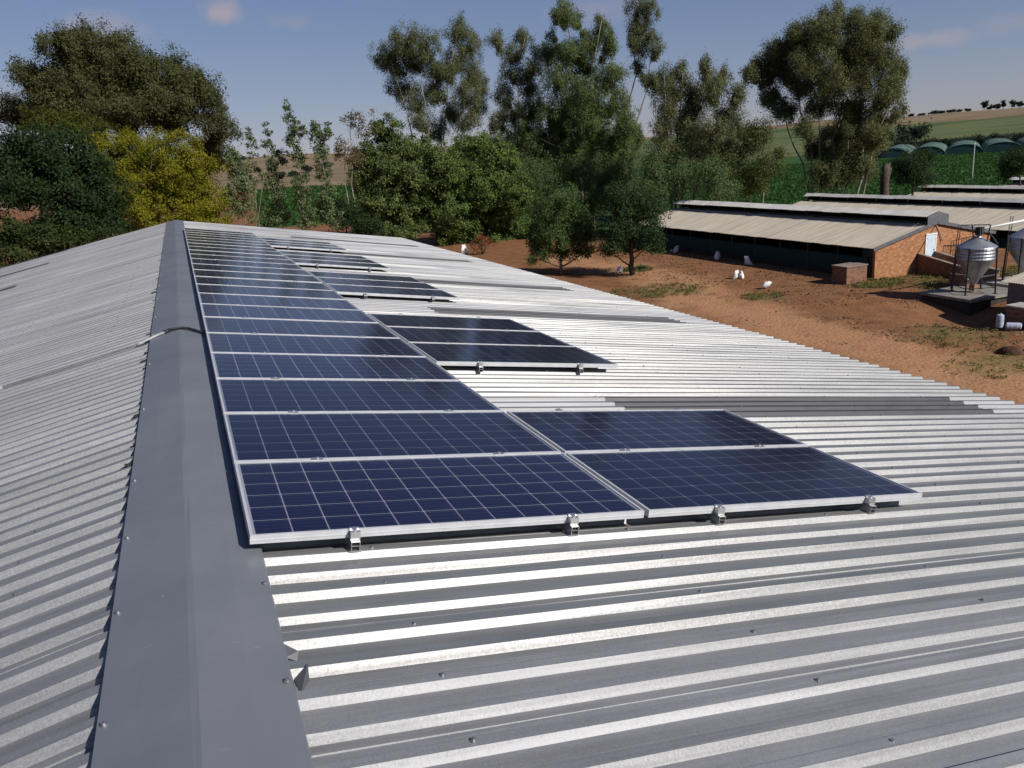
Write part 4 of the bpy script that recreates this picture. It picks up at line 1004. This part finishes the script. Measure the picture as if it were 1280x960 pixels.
    ('U2','under_yellow',(55.27,67.61,0),[(-0.21,0.39,0.67,1.02,10.11),(0.71,-0.41,1.35,-0.06,8.07)],[(-2.55,0.98,7.53,1.81,1.98),(-0.81,-0.25,9.12,1.81,2.14),(-0.18,-1.34,10.06,1.48,1.48),(0.3,1.12,5.62,2.47,1.98),(0.63,-1.39,6.31,1.48,2.31),(2.36,-1.29,7.57,0.66,1.15)]),
    ('U3','under',(43.48,88.86,0),[(-0.0,-0.01,0.37,-0.25,7.12),(3.56,-1.69,4.02,-1.55,6.85)],[(-1.73,1.59,2.83,2.81,1.68),(3.55,0.16,2.85,2.81,1.87),(-8.37,0.66,4.19,1.87,1.87),(7.46,-1.81,3.33,2.06,1.68),(-5.06,0.71,7.5,2.8,2.61),(-0.84,0.65,6.76,2.8,2.61),(2.51,-2.51,7.11,3.08,2.33),(5.48,-4.41,5.93,2.62,2.33),(-3.65,1.86,4.59,2.34,1.68),(4.06,-2.31,3.99,2.8,1.68)]),
    ('T13','willow',(71.47,73.49,-2),[(-1.5,1.29,-4.33,3.31,21.04),(-0.92,0.98,-2.0,2.72,22.5),(0.03,0.03,-0.14,0.47,23.83),(0.51,-0.75,1.22,-2.97,22.21),(1.53,-1.6,2.85,-3.74,19.96),(2.03,-1.96,4.18,-4.29,16.92),(-1.2,1.34,-4.93,5.8,18.23)],[(1.86,1.98,11.43,1.73,1.54),(2.48,-1.94,7.67,1.54,1.54),(0.75,-5.45,10.68,1.54,1.35),(-0.23,2.84,9.8,1.35,1.54),(0.11,-0.79,6.47,1.73,1.35),(1.85,-1.03,13.46,2.11,1.35),(-4.41,5.76,20.36,2.22,1.73),(-3.11,4.0,21.59,2.7,1.93),(-2.55,2.13,22.5,2.41,1.74),(1.35,2.68,23.88,1.93,1.45),(-1.42,0.22,21.85,2.7,2.12),(0.99,-1.98,22.88,1.74,1.55),(4.44,-0.86,23.07,1.35,1.16),(0.69,-3.6,21.13,2.41,1.93),(2.69,-4.62,21.37,1.25,1.06),(2.28,1.03,19.69,2.89,2.12),(-3.82,-0.63,19.19,2.89,1.93),(-2.43,5.29,18.98,2.7,1.93),(-5.5,6.51,19.27,1.54,1.25),(-7.58,5.82,18.67,0.96,1.16),(2.06,-4.07,18.92,2.12,1.44),(5.57,-2.73,17.84,1.25,1.25),(3.92,0.23,17.41,2.89,1.73),(-2.15,-1.42,16.88,2.89,1.73),(-3.11,2.58,16.77,1.92,1.25),(-5.12,4.9,16.17,1.54,1.35),(-4.31,3.78,14.28,1.54,1.54),(3.27,-4.87,16.11,1.44,1.25),(1.85,-5.19,14.76,1.73,1.25),(1.26,-0.36,14.57,2.4,1.35),(-0.17,3.11,14.69,1.73,1.25),(-4.45,-0.05,12.3,1.15,1.34),(-0.06,-2.55,11.92,2.4,1.25),(4.81,-1.56,12.56,1.34,1.06),(1.97,0.95,8.71,3.17,2.21),(3.28,-1.56,9.86,1.73,1.73),(-2.98,-1.77,7.29,1.73,1.54),(5.9,-3.66,13.4,0.77,0.77)]),
    ('B14','dark_round',(82.7,72.09,-2),[(0.12,0.11,0.45,1.07,6.6)],[(0.04,0.74,7.16,2.26,1.54),(-0.91,1.58,6.3,1.44,1.54),(-0.27,-0.83,5.61,1.74,1.33),(1.12,-0.07,8.0,1.23,0.92)]),
    ('B15','dark_round',(94.57,67.12,-2),[(-0.07,-0.05,-0.9,0.29,6.15)],[(-0.45,0.84,6.35,1.95,1.84),(-0.22,1.53,5.34,1.41,1.08),(0.39,0.02,7.02,1.51,1.51)]),
    ('F16','far',(243.76,219.0,-2.3),[(-0.11,-0.1,-2.2,0.89,8.66)],[(-3.11,1.78,8.76,6.04,2.72),(2.75,1.33,8.71,4.23,2.42),(-6.41,3.82,7.14,5.44,1.81)]),
]
INFO = {
 'T1': ('gum_tree', 'tall dark spreading gum tree at the left, behind the yellow green tree', 'tree'),
 'T2': ('conifer_tree', 'rounded yellow green conifer rising behind the far end of the ridge', 'tree'),
 'T3': ('broadleaf_tree', 'dense dark green broadleaf tree at the left edge', 'tree'),
 'T3b': ('hedge_bush', 'low olive green bush along the roof edge at far left', 'bush'),
 'T3c': ('bushy_tree', 'lime tinted bushy tree between the dark gum and the dark broadleaf', 'tree'),
 'S1': ('sapling', 'bushy pale sapling beside the red soil gap, leftmost of the saplings', 'sapling'),
 'S2': ('sapling', 'wispy two stemmed sapling with almost bare tips against the sky', 'sapling'),
 'S3': ('sapling', 'short bushy sapling just left of the tallest slender sapling', 'sapling'),
 'S4': ('sapling', 'tallest slender poplar like sapling, leaning left at its tip', 'sapling'),
 'S5': ('sapling', 'slender upright sapling just right of the tallest sapling', 'sapling'),
 'S6': ('brown_tree', 'thin brownish sparse tree left of the broadleaf trees', 'tree'),
 'S7': ('dark_bush', 'dark shaded bush low behind the roof, right of the saplings', 'bush'),
 'T5a': ('broadleaf_tree', 'dark glossy broadleaf tree behind the roof, left of the lighter one', 'tree'),
 'T5b': ('broadleaf_tree', 'lighter green broadleaf tree behind the roof edge at the middle', 'tree'),
 'T7': ('gum_tree', 'airy gum tree with forked stems, left of the tallest gums', 'tree'),
 'T8a': ('gum_tree', 'thin gum tree with sparse crown at the left of the tallest gum', 'tree'),
 'T8b': ('gum_tree', 'tallest broad green gum tree with its top out of the frame', 'tree'),
 'T8c': ('gum_tree', 'slim gum with a bare pale leaning stem and high tufted crown', 'tree'),
 'T9': ('yard_tree', 'small round tree on a single trunk beside the roof edge', 'tree'),
 'T10': ('yard_tree', 'dark spreading yard tree with strap leaved plant at its foot', 'tree'),
 'T11': ('gum_tree', 'slender many stemmed gum behind the left end of the poultry house', 'tree'),
 'U1': ('thicket_bush', 'tangled green thicket behind the left end of the poultry house', 'bush'),
 'U2': ('thicket_bush', 'yellow green thicket between the slender gum and the big gum', 'bush'),
 'U3': ('thicket_bush', 'green thicket behind the two yard trees', 'bush'),
 'T13': ('gum_tree', 'big windswept many stemmed gum behind the second poultry house', 'tree'),
 'B14': ('dark_bush', 'dark round bush behind the poultry roofs, beside the stump', 'bush'),
 'B15': ('dark_bush', 'dark round bush at the right edge of the crop field', 'bush'),
 'F16': ('field_bush', 'wide distant bush on the pasture right of the big gum', 'bush')}

def bez(a, b, c, n):
    return [a * (1 - t) ** 2 + b * 2 * t * (1 - t) + c * t * t for t in [i / n for i in range(n + 1)]]
for name, kind, (bx0, by0, bz0), stems, blobs in TREES:
    per, size, asp, droop, clumps, sig, tr_r, bark = KIND[kind]
    nm, lab, cat = INFO[name]
    gz0 = float(ground_z(bx0, by0))
    t = thing(nm, (bx0, by0, gz0), lab, cat)
    dz0 = bz0 - gz0
    blobs = [(a, b, c + dz0, d, e) for a, b, c, d, e in blobs]
    tm = MB(); paths = []; extra = []
    for (ax_, ay_, ex, ey, ez) in stems:
        a = Vector((ax_, ay_, -.3)); e = Vector((ex, ey, ez + dz0)); ln = (e - a).length
        mid = a.lerp(e, .45) + Vector((a.x - e.x, a.y - e.y, 0)) * .22 + Vector((random.gauss(0, .03), random.gauss(0, .03), 0)) * ln
        pts = bez(a, mid, e, 9)
        pts = [p + Vector((random.gauss(0, .012), random.gauss(0, .012), 0)) * ln * (0 if i == 0 else 1) for i, p in enumerate(pts)]
        rr = tr_r * (.75 if len(stems) > 2 else 1.0)
        tm.tube(pts, [rr * (1 - .86 * i / 9) for i in range(10)], 7); paths.append((pts, rr))
    for (dx, dy, dz, rx, rz) in blobs:
        c = Vector((dx, dy, dz)); best = None
        for pts, rr in paths:
            for i, p in enumerate(pts[1:-1], 1):
                h = c.z - p.z; hor = math.hypot(c.x - p.x, c.y - p.y)
                cost = (c - p).length + (3.0 * max(0, .55 * hor - h))
                if best is None or cost < best[0]: best = (cost, p, rr * (1 - .86 * i / 9))
        _, p, r0 = best
        mid = p.lerp(c, .5) + Vector((0, 0, -.12 * (c - p).length))
        pts = bez(p, mid, c, 5); r0 = min(r0 * .7, .035 + .018 * (c - p).length)
        tm.tube(pts, [r0 * (1 - .75 * i / 5) for i in range(6)], 5, cap=False)
        if kind.startswith('euc') or kind == 'willow':
            for q in (pts[3], pts[4]): extra.append((q.x, q.y, q.z, max(.3, rx * .30), max(.3, rz * .30)))
        for _k in range(5):
            q = c + Vector((random.gauss(0, .55) * rx, random.gauss(0, .55) * rx, random.gauss(.15, .5) * rz))
            s0 = pts[random.randrange(2, 5)]
            tm.tube([s0, s0.lerp(q, .5) + Vector((0, 0, -.05)), q], [r0 * .35, r0 * .25, .008], 4, cap=False)
    tm.build('trunk', M[bark], t)
    V = leaf_cloud(blobs + extra, per, size, asp, droop, clumps, sig, 1.5 if kind.startswith('sapling') else 1.05 if kind.startswith('euc') else 1.3 if kind in ('yellow', 'dark') else .85)
    put('crown', quads('crown', V, L[kind]), t)

# stump, strap leaved plant, red bush, hilltop trees, hedge line
st = thing('tree_stump', (78.96, 73.15, float(ground_z(78.96, 73.15))), 'broken tall dead stump beside the dark round bush', 'stump')
tm = MB(); tm.tube([(0, 0, -.3), (.05, .02, 2.5), (-.05, .05, 5.2), (.1, 0, 6.7)], [.62, .52, .5, .42], 10); tm.tube([(.2, 0, 4.2), (.5, -.3, 6.2)], [.25, .12], 7)
tm.build('trunk', M['bark'], st)

def strap_plant(name, loc, n, ln, w, m, label, cat, seed):
    rs = np.random.default_rng(seed); mb = MB()
    for i in range(n):
        a = rs.uniform(0, 2 * math.pi); el = rs.uniform(.5, 1.3); l_ = ln * rs.uniform(.6, 1.1)
        d0 = np.array([math.cos(a) * math.cos(el), math.sin(a) * math.cos(el), math.sin(el)]); sd = np.array([-math.sin(a), math.cos(a), 0]) * w
        p0 = np.array([math.cos(a), math.sin(a), 0]) * .12
        pts = []
        for j in range(5):
            s_ = j / 4; c = p0 + d0 * l_ * s_ + np.array([0, 0, -1]) * l_ * .55 * s_ ** 2.2
            pts += [c - sd * (1 - s_ * .9), c + sd * (1 - s_ * .9)]
        mb.add(pts, [(2 * j, 2 * j + 1, 2 * j + 3, 2 * j + 2) for j in range(4)])
    o = mb.build(name, m); o.location = loc; tag(o, label, cat); return o
strap_plant('strap_plant', (33.9, 54.2, 0), 70, 1.25, .06, L['aloe'], 'strap leaved plant at the right foot of the dark yard tree', 'plant', 3)
strap_plant('strap_plant', (32.75, 54.5, 0), 45, .9, .05, L['aloe'], 'smaller strap leaved plant left of the dark yard tree trunk', 'plant', 4)
rb = thing('red_bush', (28.1, 76.2, 0), 'rust red leaved bush just beyond the roof edge', 'bush')
tm = MB()
for i in range(9): tm.tube([(0, 0, -.1), (random.gauss(0, .5), random.gauss(0, .4), .8), (random.gauss(0, .9), random.gauss(0, .7), 1.6)], [.04, .03, .01], 5)
tm.build('stems', M['bark'], rb)
put('crown', quads('crown', leaf_cloud([(-.5, 0, 1.0, .9, .8), (.6, .2, 1.1, .8, .7), (0, 0, 1.7, .7, .5)], 18, .10, .5, .1, 16, .25), L['red']), rb)

def far_tree(az, r, h, w, label, sd):
    x = r * math.sin(R(az)); y = r * math.cos(R(az)); z = float(ground_z(x, y))
    t = thing('hill_tree', (x, y, z), label, 'tree', 'small trees along the hilltop')
    MB().tube([(0, 0, -1), (0, 0, h * .6)], [h * .03, h * .015], 5).build('trunk', M['bark'], t)
    bl = [(random.gauss(0, w * .25), random.gauss(0, w * .25), h * random.uniform(.35, .85), w * .32, h * .18) for _ in range(6)]
    put('crown', quads('crown', leaf_cloud(bl, 10, .9, .7, 0, 10.0 / (w * h * .06 + 1), 1.0), L['far']), t)
hill = [(45.6, 5, 16), (46.3, 5, 10), (47.3, 6, 9), (47.8, 4, 9), (48.5, 8, 14), (48.9, 6, 10), (49.4, 7, 16), (49.8, 5, 10), (50.3, 7, 8), (51.1, 26, 11), (51.4, 12, 15), (51.75, 14, 10), (52.05, 24, 6), (52.5, 22, 14), (52.9, 16, 12), (53.5, 24, 13)]
ordl = ['first', 'second', 'third', 'fourth', 'fifth', 'sixth', 'seventh', 'eighth', 'ninth', 'tenth', 'eleventh', 'twelfth', 'thirteenth', 'fourteenth']
nt = nb = 0
for i, (az, h, w) in enumerate(hill):
    if h > 20:
        lab = '%s tall dark tree from the left on the far right hilltop' % ordl[nt]; nt += 1
    else:
        lab = '%s small dark bush from the left on the far right hilltop skyline' % ordl[nb]; nb += 1
    far_tree(az, 1480, h * .55, w * .8, lab, i)
for i in range(9):
    az = 3.2 + i * 1.05 + random.uniform(-.2, .2); far_tree(az, random.uniform(600, 1200), random.uniform(3, 7), random.uniform(5, 11), '%s far bush from the left on the tan hillside behind the saplings' % ordl[i], 100 + i)
hb = []
for i in range(70):
    az = 46.8 + i * .11; r = 415 + 14 * math.sin(i * .7); x = r * math.sin(R(az)); y = r * math.cos(R(az))
    hb.append((x, y, float(ground_z(x, y)) + random.uniform(1.2, 2.6), random.uniform(1.6, 3.2), random.uniform(1.2, 2.4)))
o = put('hedge_line', quads('hedge_line', leaf_cloud(hb, 18, .45, .6, 0, 1.6, .9), L['far'])); tag(o, 'dark far hedge line beyond the net tunnels', 'hedge', kind='stuff')

# crops, weeds and litter: uncountable ground cover
def scatter(xs, ys, h, spread, per, size, asp, m, name, label, cat, up=.6):
    n = len(xs); P = np.stack([xs, ys, ground_z(xs, ys)], 1)
    P = np.repeat(P, per, 0); k_ = len(P)
    P += np.stack([rng.normal(0, spread, k_), rng.normal(0, spread, k_), rng.uniform(.1, 1, k_) * h], 1)
    nrm = rng.normal(size=(k_, 3)) * .6 + np.array([0, 0, up]); nrm /= np.linalg.norm(nrm, axis=1, keepdims=True)
    ax = rng.normal(size=(k_, 3)); ax -= nrm * (ax * nrm).sum(1, keepdims=True); ax /= np.linalg.norm(ax, axis=1, keepdims=True)
    b = np.cross(nrm, ax); s_ = size * rng.uniform(.6, 1.4, k_)[:, None]
    V = np.empty((k_, 4, 3)); V[:, 0] = P - ax * s_; V[:, 1] = P + b * s_ * asp; V[:, 2] = P + ax * s_; V[:, 3] = P - b * s_ * asp
    o = put(name, quads(name, V.reshape(-1, 3), m)); return tag(o, label, cat, kind='stuff')
n = 13000
az = R(1) * rng.uniform(31, 55, n); r = np.sqrt(rng.uniform(98 ** 2, 318 ** 2, n)); xs = r * np.sin(az); ys = r * np.cos(az)
ok = (ys > 76) | (xs > 112)
scatter(xs[ok], ys[ok], .75, .45, 7, .30, .55, L['crop'], 'crop_plants', 'dense green leafy crop field behind the poultry houses', 'crop')
n = 6500
az = R(1) * rng.uniform(5, 13, n); r = np.sqrt(rng.uniform(150 ** 2, 420 ** 2, n))
scatter(r * np.sin(az), r * np.cos(az), .8, .6, 5, .5, .55, L['crop'], 'crop_plants', 'green crop field seen through the saplings', 'crop')
gx_, gy_ = [], []
for (px, py, pr, cnt) in [(29.4, 45.0, 2.6, 150), (30.6, 43.6, 1.8, 50), (41.2, 37.0, 1.7, 220), (45.0, 35.4, 2.2, 120), (47.0, 32.5, 2.6, 160), (33.2, 38.2, 1.2, 60), (33.5, 24.5, 2.6, 60), (51, 31.5, 4.0, 700), (44, 33.2, 2.0, 180), (31, 19.5, 2.4, 40), (33.6, 54.0, 1.0, 90)]:
    a = rng.uniform(0, 2 * math.pi, cnt); q = pr * np.sqrt(rng.random(cnt)); gx_.append(px + q * np.cos(a) * 1.2); gy_.append(py + q * np.sin(a))
scatter(np.concatenate(gx_), np.concatenate(gy_), .14, .10, 12, .075, .28, L['grass'], 'weed_tufts', 'patches of short green weeds on the red soil', 'weeds', .1)
n = 3000
xs = rng.uniform(28, 44, n); ys = rng.uniform(12, 62, n); dd = np.abs(xs - 29.5)
keep = (fbm(xs * .5, ys * .5, 77) > .44) & (dd > 1.2)
scatter(xs[keep], ys[keep], .03, .18, 4, .07, .6, L['litter'], 'soil_litter', 'dry leaf litter and clods on the red soil', 'litter', 1.2)
def clod(x, y, s_, lab):
    rs = np.random.default_rng(int(x * 50)); m_ = MB(); n_ = 9
    vs = [(s_ * r_ * math.cos(2 * math.pi * k_ / n_) * rs.uniform(.8, 1.2), s_ * r_ * math.sin(2 * math.pi * k_ / n_) * rs.uniform(.8, 1.2), s_ * z_) for r_, z_ in ((1, -.2), (1.0, .15), (.6, .5), (.1, .62)) for k_ in range(n_)]
    m_.add(vs, [(i * n_ + k_, i * n_ + (k_ + 1) % n_, (i + 1) * n_ + (k_ + 1) % n_, (i + 1) * n_ + k_) for i in range(3) for k_ in range(n_)], True)
    o = m_.build('soil_heap', M['soil_dark']); o.location = (x, y, 0); tag(o, lab, 'soil heap')
M['soil_dark'] = worn('dark_soil', (.045, .025, .016), (.10, .055, .032), 3.0, .95, spec=.1, bump=.8, bscale=8.0, bdist=.05)
clod(32.4, 20.6, .5, 'dark heap of soil on the bare yard, low right')
clod(33.3, 20.3, .32, 'smaller dark clod beside the soil heap, low right')
